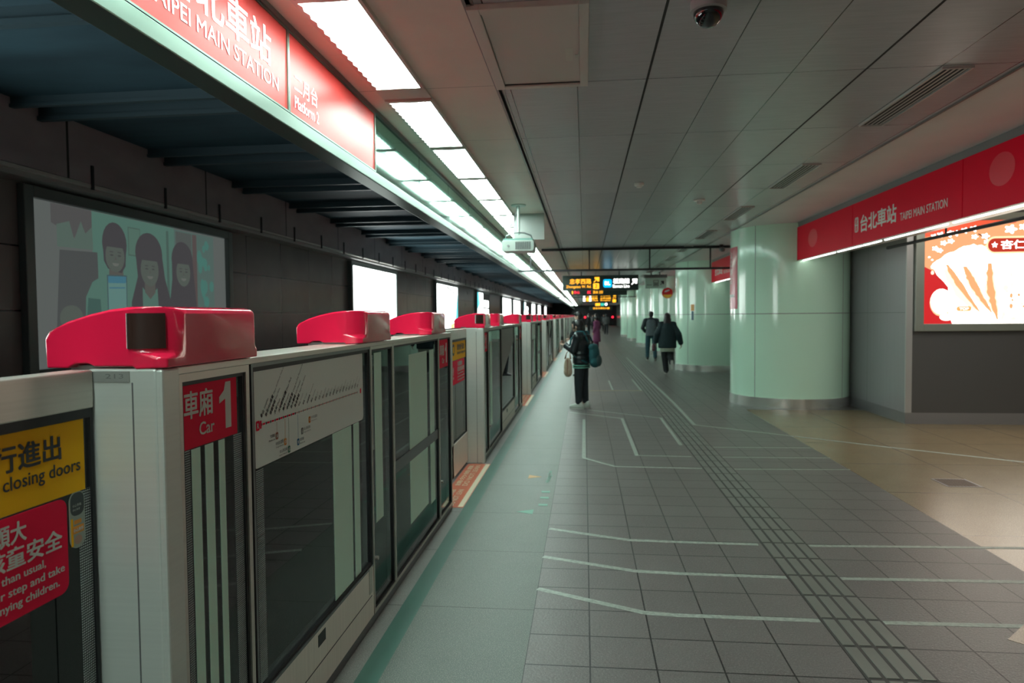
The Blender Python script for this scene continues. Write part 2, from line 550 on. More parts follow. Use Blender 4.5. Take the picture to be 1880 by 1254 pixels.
# ------------------------------------------------------------------ ceiling fluorescent fixtures
lamp_m = mat('fluorescent_diffuser', (.9, .9, .9), .5, emit=STRIP_COL, power=STRIP_POWER * 1.66)
glow_m = mat('fluorescent_tray', (.9, .9, .9), .5, emit=STRIP_COL, power=1.6)
fix_m = mat('white_fixture_metal', (.62, .60, .56), .35, .3)
def make_fixture(L=1.30):
    t = thing('ceiling_light', '', 'light', (-1.19, 0, 3.1), 'fluorescent ceiling lights over the platform gates')
    f = MB()
    f.box(-1.355, -1.335, 0, L, 3.075, 3.1).box(-1.045, -1.025, 0, L, 3.075, 3.1)
    f.box(-1.335, -1.045, 0, .035, 3.072, 3.1).box(-1.335, -1.045, L - .035, L, 3.072, 3.1)
    f.build('frame', fix_m, t)
    for xa in (-1.330, -1.135):
        MB().box(xa, xa + .085, .035, L - .035, 3.082, 3.092).build('tube_strip', lamp_m, t)
    MB().box(-1.335, -1.045, .035, L - .035, 3.092, 3.098).build('diffuser', glow_m, t)
    l = MB()
    n = 14
    for i in range(n):                       # saw-toothed prism edge on the side facing the gates
        y0 = .03 + (L - .06) * i / n
        l.add([(-1.335, y0, 3.074), (-1.335, y0 + (L - .06) / n, 3.074), (-1.322, y0 + (L - .06) / n / 2, 3.074), (-1.335, y0, 3.084), (-1.335, y0 + (L - .06) / n, 3.084), (-1.322, y0 + (L - .06) / n / 2, 3.084)],
              [(0, 2, 1), (3, 4, 5), (0, 1, 4, 3), (1, 2, 5, 4), (2, 0, 3, 5)])
    l.build('louvre', fix_m, t)
    return t
fx = make_fixture()
starts = [4.62 + 1.35 * k for k in range(74)]
near = [3.10 - 1.35 * k for k in range(6)]
seq = sorted(near + starts)
for i, y in enumerate(seq):
    o = fx if i == 0 else copy_tree(fx)
    o.location = (-1.19, y, 3.1)
    j = i - len(near)
    if j == -1:
        o['label'] = 'largest glaring ceiling light, beside the big red station sign, nearest the camera'
    elif j < -1:
        o['label'] = 'ceiling light strip unit out of sight above and behind the camera'
    else:
        o['label'] = 'glaring white ceiling light over the gates, %s beyond the metal cross strip' % ordn(j)
warm_m = mat('concourse_diffuser', (.9, .9, .9), .5, emit=(1.0, .96, .88), power=7.0)
CL = thing('ceiling_light', 'concourse ceiling light hidden above the red fascia sign', 'light', (5.0, 0, 3.1), 'concourse ceiling lights behind the red fascia')
MB().box(4.55, 5.45, -.65, .65, 3.085, 3.1).build('frame', fix_m, CL)
MB().box(4.60, 5.40, -.60, .60, 3.078, 3.085).build('diffuser', warm_m, CL)
for i, y in enumerate((1.0, 3.6, 6.2, 8.6)):
    o = CL if i == 0 else copy_tree(CL)
    o.location.y = y
    o['label'] = 'warm concourse ceiling light behind the red fascia sign, %s from the camera' % ordn(i)
struct(MB().box(-1.355, -1.025, 4.42, 4.60, 3.082, 3.1).build('trim_light_gap', fix_m))

# ------------------------------------------------------------------ platform gates
XF, XR = -1.10, -1.27
def ring(mb, x0, x1, y0, y1, z0, z1, w):
    mb.box(x0, x1, y0, y0 + w, z0, z1).box(x0, x1, y1 - w, y1, z0, z1).box(x0, x1, y0 + w, y1 - w, z1 - w, z1).box(x0, x1, y0 + w, y1 - w, z0, z0 + w)
    return mb

def make_cap(t, y0, L=.50, lens=True):
    prof = [(-1.405, 1.474), (-1.408, 1.555), (-1.395, 1.574), (-1.345, 1.597), (-1.283, 1.615), (-1.225, 1.627), (-1.169, 1.633), (-1.10, 1.633), (-1.082, 1.628), (-1.075, 1.615),
            (-1.075, 1.515), (-1.075, 1.500), (-1.075, 1.474), (-1.155, 1.471), (-1.165, 1.478), (-1.27, 1.478), (-1.29, 1.486), (-1.325, 1.486), (-1.345, 1.474)]
    rings = []
    for dy, lim, dz in ((0, -1.160, -.008), (.004, -1.150, -.002), (.012, -1.125, 0), (.028, -1.100, 0), (.052, -1.083, 0), (.085, -1.075, 0), (.10, -1.075, 0), (L - .03, -1.075, 0), (L - .010, -1.077, -.003), (L, -1.088, -.014)):
        r = []
        for x, z in prof:
            lim2 = lim if z > 1.512 else max(lim, min(-1.075, lim + .06))
            zz = z + (dz if z > 1.55 else 0)
            xx = min(x, lim2)
            r.append((xx, y0 + dy, zz))
        rings.append(r)
    c = MB().loft(rings).build('cap', RED_GLOSS, t)
    smooth_angle(c, 28)
    bv = c.modifiers.new('bevel', 'BEVEL'); bv.width = .006; bv.segments = 3; bv.limit_method = 'ANGLE'; bv.angle_limit = math.radians(40)
    if lens:
        arc = [(-1.172, -.004), (-1.160, -.0045), (-1.150, -.003), (-1.137, .0005), (-1.124, .006), (-1.111, .0135), (-1.100, .022), (-1.091, .0325)]
        inn = [(x - .02, y + .012) for x, y in arc]
        m = MB().loft([[(x, y0 + y, 1.524), (x, y0 + y, 1.616), (u, y0 + v, 1.616), (u, y0 + v, 1.524)] for (x, y), (u, v) in zip(arc, inn)])
        smooth_angle(m.build('lamp_lens', LENS, c), 50)
    MB().box(-1.36, -1.12, y0 + .03, y0 + L - .05, 1.455, 1.479).build('pedestal', STEEL_POST, c)
    return c

def panel(t, a, b, z0, z1, wood=STEEL, w=.014, glass=True, black=.012):
    """framed glass panel from a to b along the gate"""
    f = ring(MB(), -1.150, XF, a, b, z0, z1, w).build('panel_frame', wood, t)
    if black:
        ring(MB(), -1.145, XF - .006, a + w, b - w, z0 + w, z1 - w, black).build('gasket', BLACK, f)
    if glass:
        MB().box(-1.122, -1.114, a + w, b - w, z0 + w, z1 - w).build('glass_pane', GLASS, f)
    return f
def car_sign(t, y0, y1, z0, z1, full=True):
    s = MB().box(-1.1135, -1.1105, y0, y1, z0, z1).build('car_sign', RED_SIGN, t)
    s['label'] = 'red car number sign'
    X = -1.1098
    w, h = y1 - y0, z1 - z0
    L = Text()
    L.put('車廂', (X, y0 + .06 * w, z0 + h * .42), (0, w * .48, 0), (0, 0, h * .40), .025)
    L.put('Car', (X, y0 + .30 * w, z0 + h * .15), (0, w * .26, 0), (0, 0, h * .19), .02)
    L.poly([(0, .70), (0, .56), (.5, .64), (.5, 0), (1, 0), (1, 1), (.55, 1), (.4, .82)], (X, y0 + .66 * w, z0 + h * .14), (0, w * .22, 0), (0, 0, h * .72))
    L.build('lettering', GREY_TXT, s)
STN = [('象山', 'Xiangshan'), ('台北101/世貿', 'Taipei 101/World Trade Center'), ('信義安和', 'Xinyi Anhe'), ('大安', 'Daan'), ('大安森林公園', 'Daan Park'), ('東門', 'Dongmen'),
       ('中正紀念堂', 'Chiang Kai-Shek Memorial Hall'), ('台大醫院', 'NTU Hospital'), ('台北車站', 'Taipei Main Station'), ('中山', 'Zhongshan'), ('雙連', 'Shuanglian'), ('民權西路', 'Minquan W. Rd.'),
       ('圓山', 'Yuanshan'), ('劍潭', 'Jiantan'), ('士林', 'Shilin'), ('芝山', 'Zhishan'), ('明德', 'Mingde'), ('石牌', 'Shipai'), ('唭哩岸', 'Qilian'), ('奇岩', 'Qiyan'), ('北投', 'Beitou'), ('復興崗', 'Fuxinggang'),
       ('忠義', 'Zhongyi'), ('關渡', 'Guandu'), ('竹圍', 'Zhuwei'), ('紅樹林', 'Hongshulin'), ('淡水', 'Tamsui')]
def route_map(t, Y):
    """Y: world y of the map's left edge; 1.15 x .345"""
    z0, z1 = 1.088, 1.432
    X = -1.1095
    s = MB().prism([(-1.1135, Y + a, z0 + b) for a, b in rrect(1.145, z1 - z0, .022)], (.003, 0, 0)).build('route_map', MAP_BG, t)
    s['label'] = 'white route map with a red line of stations'
    zl = 1.233
    dk_, gr, rd, pk = Text(), Text(), Text(), Text()
    c, sn = math.cos(math.radians(47)), math.sin(math.radians(47))
    y = Y + .058
    for i, (zh, en_) in enumerate(STN):
        tgt = dk_ if i < 9 else gr
        h = .0145 if i < 9 else .010
        u, v = (0, c, sn), (0, -sn, c)
        O = Vector((X, y + .002, zl + .022))
        tgt.run(zh, O, u, v, h, .02)
        wz = h * glyphs(zh, .02)[2] + .006
        tgt.run(en_, O + Vector(u) * wz, u, v, h * .72, .0)
        st = .0345 if i < 9 else .0405
        if i < 8:
            rd.poly([(0, 0), (1, 0), (1, 1), (0, 1)], (X, y + .007, zl - .003), (0, st - .014, 0), (0, 0, .0062))
        elif i < 26:
            pk.poly([(0, 0), (1, 0), (1, 1), (0, 1)], (X, y + .007, zl - .002), (0, st - .014, 0), (0, 0, .004))
        tgt.disc((X, y - .004, zl - .005), (0, .009, 0), (0, 0, .010), 8)
        y += st
    rd.poly(rrect(1, 1, .2), (X, Y + .018, zl - .017), (0, .026, 0), (0, 0, .034))
    rd.poly(rrect(1, 1, .2), (X, Y + .044, zl - .013), (0, .015, 0), (0, 0, .028))
    rd.poly(rrect(1, 1, .2), (X, Y + 1.098, zl - .010), (0, .016, 0), (0, 0, .024))
    rd.build('line_print', RED_SIGN, s)
    pk.build('faded_line_print', PINK, s)
    for yy, zb, m_, nm, zh, en_, right in ((.164, -.072, BROWN_P, 'BR', '文湖線', 'Wenhu Line', 0), (.232, -.106, ORANGE, 'O', '中和新蘆線', 'Zhonghe-Xinlu Line', 0), (.263, -.140, GREEN_P, 'G', '松山新店線', 'Songshan-Xindian Line', 0),
                                           (.346, -.128, BLUE_P, 'BL', '板南線', 'Bannan Line', 1), (.385, -.092, GREY_L, 'G', '松山新店線', 'Songshan-Xindian Line', 1), (.460, -.058, ORANGE, 'O', '中和新蘆線', 'Zhonghe-Xinlu Line', 1)):
        b = Text()
        b.poly(rrect(1, 1, .25), (X, Y + yy, zl + zb), (0, .021, 0), (0, 0, .026))
        if m_ not in (GREY_L,) and yy < .4:
            b.poly([(0, 0), (1, 0), (1, 1), (0, 1)], (X, Y + yy + .0095, zl + zb + .026), (0, .0018, 0), (0, 0, -zb - .034))
        b.build('line_badge', m_, s)
        tt = gr if yy > .36 else dk_
        if right:
            tt.run(zh, (X, Y + yy + .026, zl + zb + .013), (0, 1, 0), (0, 0, 1), .012)
            tt.run(en_, (X, Y + yy + .026, zl + zb + .001), (0, 1, 0), (0, 0, 1), .007)
        else:
            w1 = .012 * glyphs(zh)[2]
            w2 = .007 * glyphs(en_)[2]
            tt.run(zh, (X, Y + yy - .005 - w1, zl + zb + .013), (0, 1, 0), (0, 0, 1), .012)
            tt.run(en_, (X, Y + yy - .005 - w2, zl + zb + .001), (0, 1, 0), (0, 0, 1), .007)
        wl = Text()
        wl.put(nm, (X + .0006, Y + yy + .005, zl + zb + .007), (0, .011, 0), (0, 0, .012), .02)
        wl.build('badge_letter', WHITE_VINYL, s)
    wl = Text().put('R', (X + .0006, Y + .025, zl - .009), (0, .012, 0), (0, 0, .018), .03)
    wl.build('badge_letter', WHITE_VINYL, s)
    dk_.build('station_names', DARK_TXT, s)
    gr.build('faded_station_names', GREY_L, s)

def gate(kind, Y, detail):
    """one fixed section between two doorways; kind A is 3.9 m, kind B 4.7 m long"""
    t = thing('platform_gate', '', 'platform gate', (-1.2, Y, 0), 'platform gate sections along the track')
    L = 3.9 if kind == 'A' else 4.7
    MB().box(-1.29, -1.1, Y, Y + .08, .0, 1.472).box(-1.165, -1.085, Y + .003, Y + .08, .0, 1.470).build('post', STEEL_POST, t, bevel=.006)
    MB().box(-1.30, -1.287, Y + .002, Y + .06, .0, 1.465).build('rubber_seal', BLACK, t)
    MB().box(-1.168, -1.164, Y - .0006, Y + .002, .0, 1.436).build('post_seam', mat('seam_dark', (.10, .10, .10), .6), t)
    if detail:
        pl = MB().box(-1.284, -1.172, Y - .0025, Y, 1.438, 1.466).build('number_plate', mat('plate_steel', (.42, .43, .40), .4, .6), t)
        Text().put('213', (-1.238, Y - .0031, 1.447), (.05, 0, 0), (0, 0, .012), .0).build('lettering', mat('engraving', (.16, .16, .15), .6), pl)
    MB().box(-1.16, XF - .004, Y + .08, Y + L, .0, .045).build('plinth', STEEL_DARK, t)
    MB().box(-1.29, -1.098, Y + .08, Y + L, 1.448, 1.470).build('top_rail', STEEL, t, bevel=.003)
    bck = MB().box(-1.42, -1.40, Y, Y + L, .0, .30)
    for yy in (0, L * .33, L * .66, L - .05):
        bck.box(-1.42, -1.40, Y + yy, Y + yy + .05, .3, 1.44)
    bck.box(-1.42, -1.40, Y, Y + L, 1.39, 1.45)
    bck.build('rear_frame', STEEL_DARK, t)
    pf = mat('pale_green_reflection', (.68, .98, .80), .4)  # reflected bands in the glass, painted as pale strips on the panes
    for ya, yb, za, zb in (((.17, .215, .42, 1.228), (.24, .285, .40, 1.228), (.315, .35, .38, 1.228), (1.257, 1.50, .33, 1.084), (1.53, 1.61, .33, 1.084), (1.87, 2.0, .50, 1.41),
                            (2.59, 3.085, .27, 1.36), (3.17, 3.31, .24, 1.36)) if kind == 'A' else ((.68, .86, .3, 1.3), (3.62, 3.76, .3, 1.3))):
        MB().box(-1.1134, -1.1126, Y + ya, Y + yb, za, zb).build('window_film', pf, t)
    if kind == 'A':
        MB().box(-1.1126, -1.108, Y + 2.21, Y + 3.41, .68, .75).build('push_bar', STEEL_DARK, t)
    def kick(a, b, lock=True):
        k = MB().box(-1.15, XF - .002, a, b, .045, .305).build('kick_panel', KICK, t, bevel=.002)
        MB().box(XF - .0025, XF - .001, a + .01, b - .03, .158, .162).build('seam', BLACK, k)
        MB().box(XF - .003, XF - .0005, a + .52, a + .60, .235, .285).build('handle_slot', BLACK, k)
        MB().box(XF - .003, XF + .002, b - .075, b - .03, .18, .315).build('latch_plate', STEEL, k)
    if kind == 'A':
        panel(t, Y + .092, Y + .49, .045, 1.448, w=.022)
        MB().box(-1.14, -1.108, Y + .08, Y + .092, .045, 1.446).box(-1.14, -1.108, Y + .49, Y + .505, .045, 1.446).build('gap_seal', BLACK, t)
        car_sign(t, Y + .115, Y + .425, 1.232, 1.432)
        for a in (.112, .405):
            MB().box(-1.1134, -1.1126, Y + a, Y + a + .05, .12, 1.23).build('frit', FRIT, t)
        panel(t, Y + .504, Y + 1.77, .305, 1.448, STEEL_DARK, w=.012, black=.016)
        MB().box(-1.1134, -1.1126, Y + .54, Y + .60, .34, 1.08).build('frit', FRIT, t)
        kick(Y + .504, Y + 1.77)
        if detail:
            route_map(t, Y + .53)
        else:
            MB().prism([(-1.1135, Y + .53 + a, 1.088 + b) for a, b in rrect(1.145, .344, .022)], (.003, 0, 0)).build('route_map', MAP_BG, t)
        panel(t, Y + 1.775, Y + 2.19, .045, 1.448, w=.016)
        MB().box(-1.1134, -1.1126, Y + 1.81, Y + 1.85, .9, 1.40).build('frit', FRIT, t)
        MB().cyl((-1.115, Y + 1.815, .33), (-1.088, Y + 1.815, .33), .011).build('lock', STEEL, t)
        panel(t, Y + 2.194, Y + 3.43, .045, 1.448, w=.014)
        panel(t, Y + 3.434, Y + 3.9, .045, 1.448, w=.016)
        car_sign(t, Y + 3.50, Y + 3.82, 1.20, 1.42)
        MB().cyl((-1.115, Y + 3.475, .33), (-1.088, Y + 3.475, .33), .011).build('lock', STEEL, t)
        caps = (0, 1.57, 3.08)
    else:
        panel(t, Y + .092, Y + .49, .045, 1.448, w=.022)
        MB().box(-1.14, -1.108, Y + .08, Y + .092, .045, 1.446).box(-1.14, -1.108, Y + .49, Y + .505, .045, 1.446).build('gap_seal', BLACK, t)
        car_sign(t, Y + .115, Y + .425, 1.20, 1.43)
        panel(t, Y + .504, Y + 1.75, .045, 1.448, w=.014)
        MB().cyl((-1.115, Y + .52, .33), (-1.088, Y + .52, .33), .011).build('lock', STEEL, t)
        panel(t, Y + 1.755, Y + 3.40, .305, 1.448, STEEL_DARK, w=.012, black=.016)
        kick(Y + 1.755, Y + 3.40)
        up = [(1.80, .78), (2.3, .92), (2.9, 1.10), (3.36, 1.20)]
        pic = MB().loft([[(-1.1135, Y + a, b), (-1.1135, Y + a, 1.42), (-1.1115, Y + a, 1.42), (-1.1115, Y + a, b)] for a, b in up]).build('poster_film', mat('pale_film', (.30, .25, .24), .4), t)
        pic['label'] = 'printed poster film with a sloping lower edge'
        panel(t, Y + 3.404, Y + 4.25, .045, 1.448, w=.014)
        panel(t, Y + 4.254, Y + 4.7, .045, 1.448, w=.016)
        car_sign(t, Y + 4.31, Y + 4.62, 1.20, 1.42)
        caps = (0, 1.30, 3.92)
    for c in caps:
        make_cap(t, Y + c, lens=c == 0)
    # return of the section into the next doorway
    MB().box(-1.29, -1.16, Y + L - .05, Y + L, .0, 1.448).build('end_return', STEEL_DARK, t)
    return t

def door_leaf(Y0, Y1, far, detail=True):
    """sliding leaf in the doorway; far = the leaf that closes against the section farther away"""
    t = thing('sliding_door', '', 'platform door', (-1.29, Y0, 0), 'sliding glass doors in the platform gates')
    MB().box(-1.335, XR - .002, Y0, Y1, 1.372, 1.470).build('top_rail', STEEL, t, bevel=.004)
    MB().box(-1.325, XR - .006, Y0, Y1, 1.358, 1.372).build('black_seal', BLACK, t)
    MB().box(-1.31, XR, Y0, Y1, .03, .35).build('kick_panel', KICK, t, bevel=.003)
    f = MB()
    s0, s1 = (Y0, Y0 + .06) if far else (Y1 - .06, Y1)
    f.box(-1.315, XR, s0, s1, .03, 1.372)
    f.build('stile', STEEL, t, bevel=.003)
    g = MB().box(-1.292, -1.284, Y0, Y1, .35, 1.36).build('glass_pane', GLASS, t)
    ring(MB(), -1.30, -1.276, Y0 + (.06 if far else 0), Y1 - (0 if far else .06), .35, 1.358, .010).build('gasket', BLACK, g)
    a, b = (Y0 + .075, Y1 - .028) if far else (Y0 + .02, Y1 - .085)
    X = -1.2815
    s = MB().box(-1.2838, X, a, b, 1.165, 1.357).build('warning_sign', YEL, t)
    s['label'] = 'yellow warning sign about closing doors'
    X += .0006
    L = Text()
    L.put('請勿強行進出', (X, b - .478, 1.258), (0, .40, 0), (0, 0, .063), .028)
    L.put('Stay clear of closing doors', (X, b - .478, 1.208), (0, .462, 0), (0, 0, .042), .012)
    L.disc((X, a + .03, 1.21), (0, .12, 0), (0, 0, .12), 20)
    L.build('lettering', DARK_TXT, s)
    MB().sheet([(X + .0005, a + .055, 1.24), (X + .0005, a + .125, 1.24), (X + .0005, a + .125, 1.30), (X + .0005, a + .055, 1.30)]).build('pictogram', YEL, s)
    r = MB().prism([(-1.2838, a + .005 + u, .925 + v) for u, v in rrect(b - a - .07, .235, .025)], (.0022, 0, 0)).build('notice_sign', RED_SIGN, t)
    r['label'] = 'red notice about the wide platform gap'
    e = b - .067
    L = Text()
    L.put('月台間隙頗大', (X, e - .40, 1.095), (0, .277, 0), (0, 0, .050), .03)
    L.put('請注意孩童安全', (X, e - .40, 1.040), (0, .383, 0), (0, 0, .050), .03)
    for k, (tx, w) in enumerate((('The gap is wider than usual,', .33), ('please mind your step and take', .388), ('care of accompanying children.', .37))):
        L.put(tx, (X, e - .40, 1.006 - .031 * k), (0, w, 0), (0, 0, .025), .02)
    L.put('!', (X, a + .06, .98), (0, .03, 0), (0, 0, .12), .03)
    L.build('lettering', GREY_TXT, r)
    if detail and far:
        o = MB().prism([(-1.2838, b - .056 + u, 1.022 + v) for u, v in rrect(.052, .145, .0255, 6)], (.0022, 0, 0)).build('sticker', mat('silver_sticker', (.36, .40, .34), .4), t)
        MB().prism([(-1.2816, b - .053 + u, 1.105 + v) for u, v in rrect(.046, .058, .018, 5)], (.0006, 0, 0)).build('sticker_header', mat('dark_grey_print', (.05, .06, .06), .5), o)
        h = Text().run('小心手指', (-1.2806, b - .047, 1.128), (0, 1, 0), (0, 0, 1), .007, .0)
        h.run('小心夾手', (-1.2806, b - .047, 1.118), (0, 1, 0), (0, 0, 1), .006, .0)
        h.build('lettering', GREY_TXT, o)
        MB().box(-1.2816, -1.2808, b - .049, b - .010, 1.06, 1.079).box(-1.2816, -1.2808, b - .042, b - .018, 1.084, 1.094).build('orange_block', ORANGE, o)
        MB().box(-1.2817, -1.2810, b - .053, b - .046, 1.03, 1.10).build('yellow_edge', YEL, o)
        MB().sheet([(-1.2812, b - .030 + .014 * math.cos(2 * PI * i / 12), 1.043 + .012 * math.sin(2 * PI * i / 12)) for i in range(12)]).build('hand_picture', mat('skin_print', (.5, .3, .22), .5), o)
        Text().put('小心夾手', (-1.2804, b - .046, 1.064), (0, .033, 0), (0, 0, .010), .03).build('warning_text', WHITE_VINYL, o)
        MB().box(-1.2836, -1.2826, Y1 - .052, Y1 - .002, .36, 1.165).build('frit', FRIT, t)
    return t

PER = 12.15
GA = gate('A', 1.65, True)
GA['label'] = 'platform gate section with the big red caps and route map, nearest the camera'
GB = gate('B', 7.30, False)
GB['label'] = 'second platform gate section, across the first doorway ahead with a red floor strip'
GA2 = gate('A', 1.65 + PER, False)
n = 2
GA2['label'] = 'third platform gate section from the camera, left of the person with the teal backpack'
for k in range(1, 8):
    for src, y0 in ((GA2, 1.65 + PER * k), (GB, 7.30 + PER * k)):
        if src is GA2 and k == 1:
            n += 1
            continue
        o = copy_tree(src)
        o.location.y = y0
        n += 1
        o['label'] = 'small distant platform gate section, %s along the platform counted from the camera' % ordn(n - 1)
LF = door_leaf(.775, 1.646, True)
LF['label'] = 'sliding glass door at the lower left corner with large yellow and red signs'
d_far = door_leaf(6.43, 7.296, True, False)
d_near = door_leaf(5.56, 6.425, False, False)
d_far['label'] = 'sliding door with small yellow and red signs, against the second gate section'
d_near['label'] = 'sliding door hidden behind the red-signed end of the nearest gate section'
n = 1
for k in range(0, 8):
    for ya, yb in ((12.0, 13.8), (5.55 + PER * (k + 1), 7.30 + PER * (k + 1))):
        if ya < 13:
            pass
        y0 = ya + PER * k if ya == 12.0 else ya
        n += 1
        f = copy_tree(d_far)
        f.location.y = y0 + (.91 if ya == 12.0 else .88)
        f['label'] = 'farther leaf of the sliding doors in the %s doorway counted along the platform' % ordn(n - 1)
        g = copy_tree(d_near)
        g.location.y = y0 + .006
        g['label'] = 'nearer leaf of the sliding doors in the %s doorway counted along the platform' % ordn(n - 1)

# floor strips in the doorways
strip_m = mat('salmon_floor_sticker', (.62, .16, .085), .45)
cream_p = mat('cream_print', (.70, .62, .44), .5)
def floor_strip(y0, y1):
    t = thing('floor_sticker', '', 'floor sticker', (-1.15, y0, 0), 'warning strips on the floor of the gate doorways')
    MB().box(-1.262, -1.018, y0 + .03, y1 - .03, .0, .0015).build('base_film', strip_m, t)
    L = Text()
    z = .0022
    L.poly([(0, 0), (1, 0), (1, 1), (0, 1)], (-1.068, y0 + .05, z), (.045, 0, 0), (0, y1 - y0 - .1, 0))
    for a, b in ((y0 + .08, y0 + .62), (y0 + .76, y1 - .12)):
        for k in range(2):
            x = -1.235 + .07 * k
            L.put('請勿倚靠' if k == 0 else 'DO NOT LEAN', (x + .055, a, z), (0, b - a, 0), (-.052, 0, 0), .02)
    L.build('lettering', cream_p, t)
    return t
fs0 = floor_strip(5.55, 7.30)
fs0['label'] = 'salmon warning strip on the floor of the first full doorway ahead'
for i in range(7):
    o = copy_tree(fs0)
    o.location.y = [12.02, 17.7, 24.15, 29.85, 36.3, 42.0, 48.5][i]
    o['label'] = 'salmon warning strip on the floor of the %s doorway counted from the camera' % ordn(i + 1)

# ------------------------------------------------------------------ lit station signs on the left fascia
sign_m = mat('red_translucent_panel', (.46, .026, .022), .36, spec=.22)
def fascia_sign(name, y0, y1, label, texts):
    t = thing(name, label, 'sign', (-1.5, y0, 2.65))
    MB().box(-1.53, -1.502, y0 + .008, y1 - .008, 2.652, 3.07).build('panel', sign_m, t)
    ring(MB(), -1.53, -1.494, y0, y1, 2.65, 3.072, .008).build('frame', rim_m, t)
    L = Text()
    for body, a, b, z0, z1, bd in texts:
        L.put(body, (-1.5006, a, z0), (0, b - a, 0), (0, 0, z1 - z0), bd)
    L.build('lettering', mat('white_sign_lettering', (.88, .88, .84), .4), t)
fascia_sign('station_sign', 1.35, 3.395, 'red station name sign TAIPEI MAIN STATION on the left fascia',
            (('TAIPEI MAIN STATION', 2.24, 3.285, 2.722, 2.79, .012), ('台北車站', 2.36, 3.21, 2.812, 2.99, .02)))
fascia_sign('platform_sign', 3.40, 4.855, 'red Platform 2 sign on the left fascia, beyond the station name',
            (('二月台', 3.475, 3.785, 2.785, 2.885, .015), ('Platform 2', 3.475, 3.80, 2.70, 2.765, .02)))

# ------------------------------------------------------------------ projection screen and light boxes on the track wall
def flat(mb_pts, x):
    return [(x, a, b) for a, b in mb_pts]
PS = thing('projection_screen', 'large framed projection screen on the track wall showing three smiling people', 'screen', (-5.19, 7.69, 1.08))
ring(MB(), -5.199, -5.12, 5.82, 9.56, 1.02, 2.865, .11).build('frame', mat('screen_frame_metal', (.16, .18, .175), .35, .5), PS, bevel=.008)
def em(name, col, p=1.0):
    return mat('projected_' + name, (.0, .0, .0), .6, emit=col, power=p)
PJ = .92
scr = MB().box(-5.199, -5.185, 5.93, 9.45, 1.13, 2.755).build('screen', em('grey', (.100, .112, .106), PJ), PS)
def pic(name, col, pts, lvl):
    MB().sheet([(-5.184 + .0012 * lvl, a, b) for a, b in pts]).build(name, em(name, col, PJ), scr)
def oval(c, r, n=22, a0=0, a1=360):
    return [(c[0] + r[0] * math.cos(math.radians(a0 + (a1 - a0) * i / n)), c[1] + r[1] * math.sin(math.radians(a0 + (a1 - a0) * i / n))) for i in range(n + (0 if a1 - a0 >= 360 else 1))]
pic('green_wall', (0.0772, 0.1548, 0.1245), [(6.76, 1.14), (8.24, 1.14), (8.22, 2.75), (6.76, 2.75)], 1)
pic('pale_wall', (0.0829, 0.1206, 0.1017), [(6.27, 2.33), (6.77, 2.34), (6.76, 2.58), (6.66, 2.5), (6.6, 2.62), (6.5, 2.42), (6.44, 2.6), (6.27, 2.55)], 2)
pic('mauve_cloth', (0.0772, 0.0767, 0.076), [(6.2, 2.56), (6.5, 2.44), (6.76, 2.5), (6.76, 2.75), (6.2, 2.75)], 1)
pic('dark_wall', (0.064, 0.0698, 0.0692), [(6.30, 2.30), (6.83, 2.32), (6.85, 1.14), (6.2, 1.14)], 2)
pic('picture_edge', (0.0629, 0.1063, 0.0875), [(7.33, 2.33), (7.55, 2.33), (7.55, 2.66), (7.33, 2.66)], 2)
pic('picture', (0.08, 0.1462, 0.116), [(7.345, 2.345), (7.535, 2.345), (7.535, 2.645), (7.345, 2.645)], 3)
pic('door_edge', (0.06, 0.1035, 0.0875), [(8.05, 1.14), (8.10, 1.14), (8.10, 2.70), (8.05, 2.70)], 2)
pic('mural', (0.0772, 0.1206, 0.1074), [(8.22, 1.14), (9.14, 1.14), (9.14, 2.74), (8.22, 2.74)], 1)
pic('mural_grey', (0.0743, 0.0858, 0.0806), [(8.25, 2.45), (8.60, 2.45), (8.60, 2.72), (8.25, 2.72)], 2)
pic('mural_red', (0.0857, 0.0675, 0.0658), [(8.62, 1.14), (8.72, 1.14), (8.72, 2.72), (8.62, 2.72)], 2)
for i in range(16):
    a, b = 8.76 + random.random() * .36, 1.8 + random.random() * .85
    pic('mural_patch', random.choice([(.06, .16, .135), (.085, .07, .07), (.055, .12, .10), (.085, .095, .085)]), oval((a, b), (.03 + .05 * random.random(), .04 + .07 * random.random()), 7, random.random() * 90, random.random() * 90 + 360), 3)
SK = (.080, .096, .083)
HR = (.054, .052, .056)
# person on the left with a phone
pic('shirt', (0.0772, 0.1548, 0.1245), [(6.60, 1.14), (6.64, 1.84), (6.74, 2.0), (6.95, 2.10), (7.28, 2.10), (7.45, 1.9), (7.50, 1.14)], 4)
pic('neck', (0.0829, 0.0835, 0.0749), [(6.99, 2.0), (7.24, 2.0), (7.22, 2.28), (7.01, 2.28)], 5)
pic('hair', HR, oval((7.1, 2.44), (.20, .235)) , 6)
pic('hair', HR, [(6.91, 2.42), (7.29, 2.42), (7.27, 2.2), (7.2, 2.12), (6.98, 2.16), (6.92, 2.24)], 6)
pic('face', SK, oval((7.1, 2.30), (.155, .175)), 7)
pic('fringe', HR, oval((7.1, 2.40), (.165, .12), 18, 0, 180), 8)
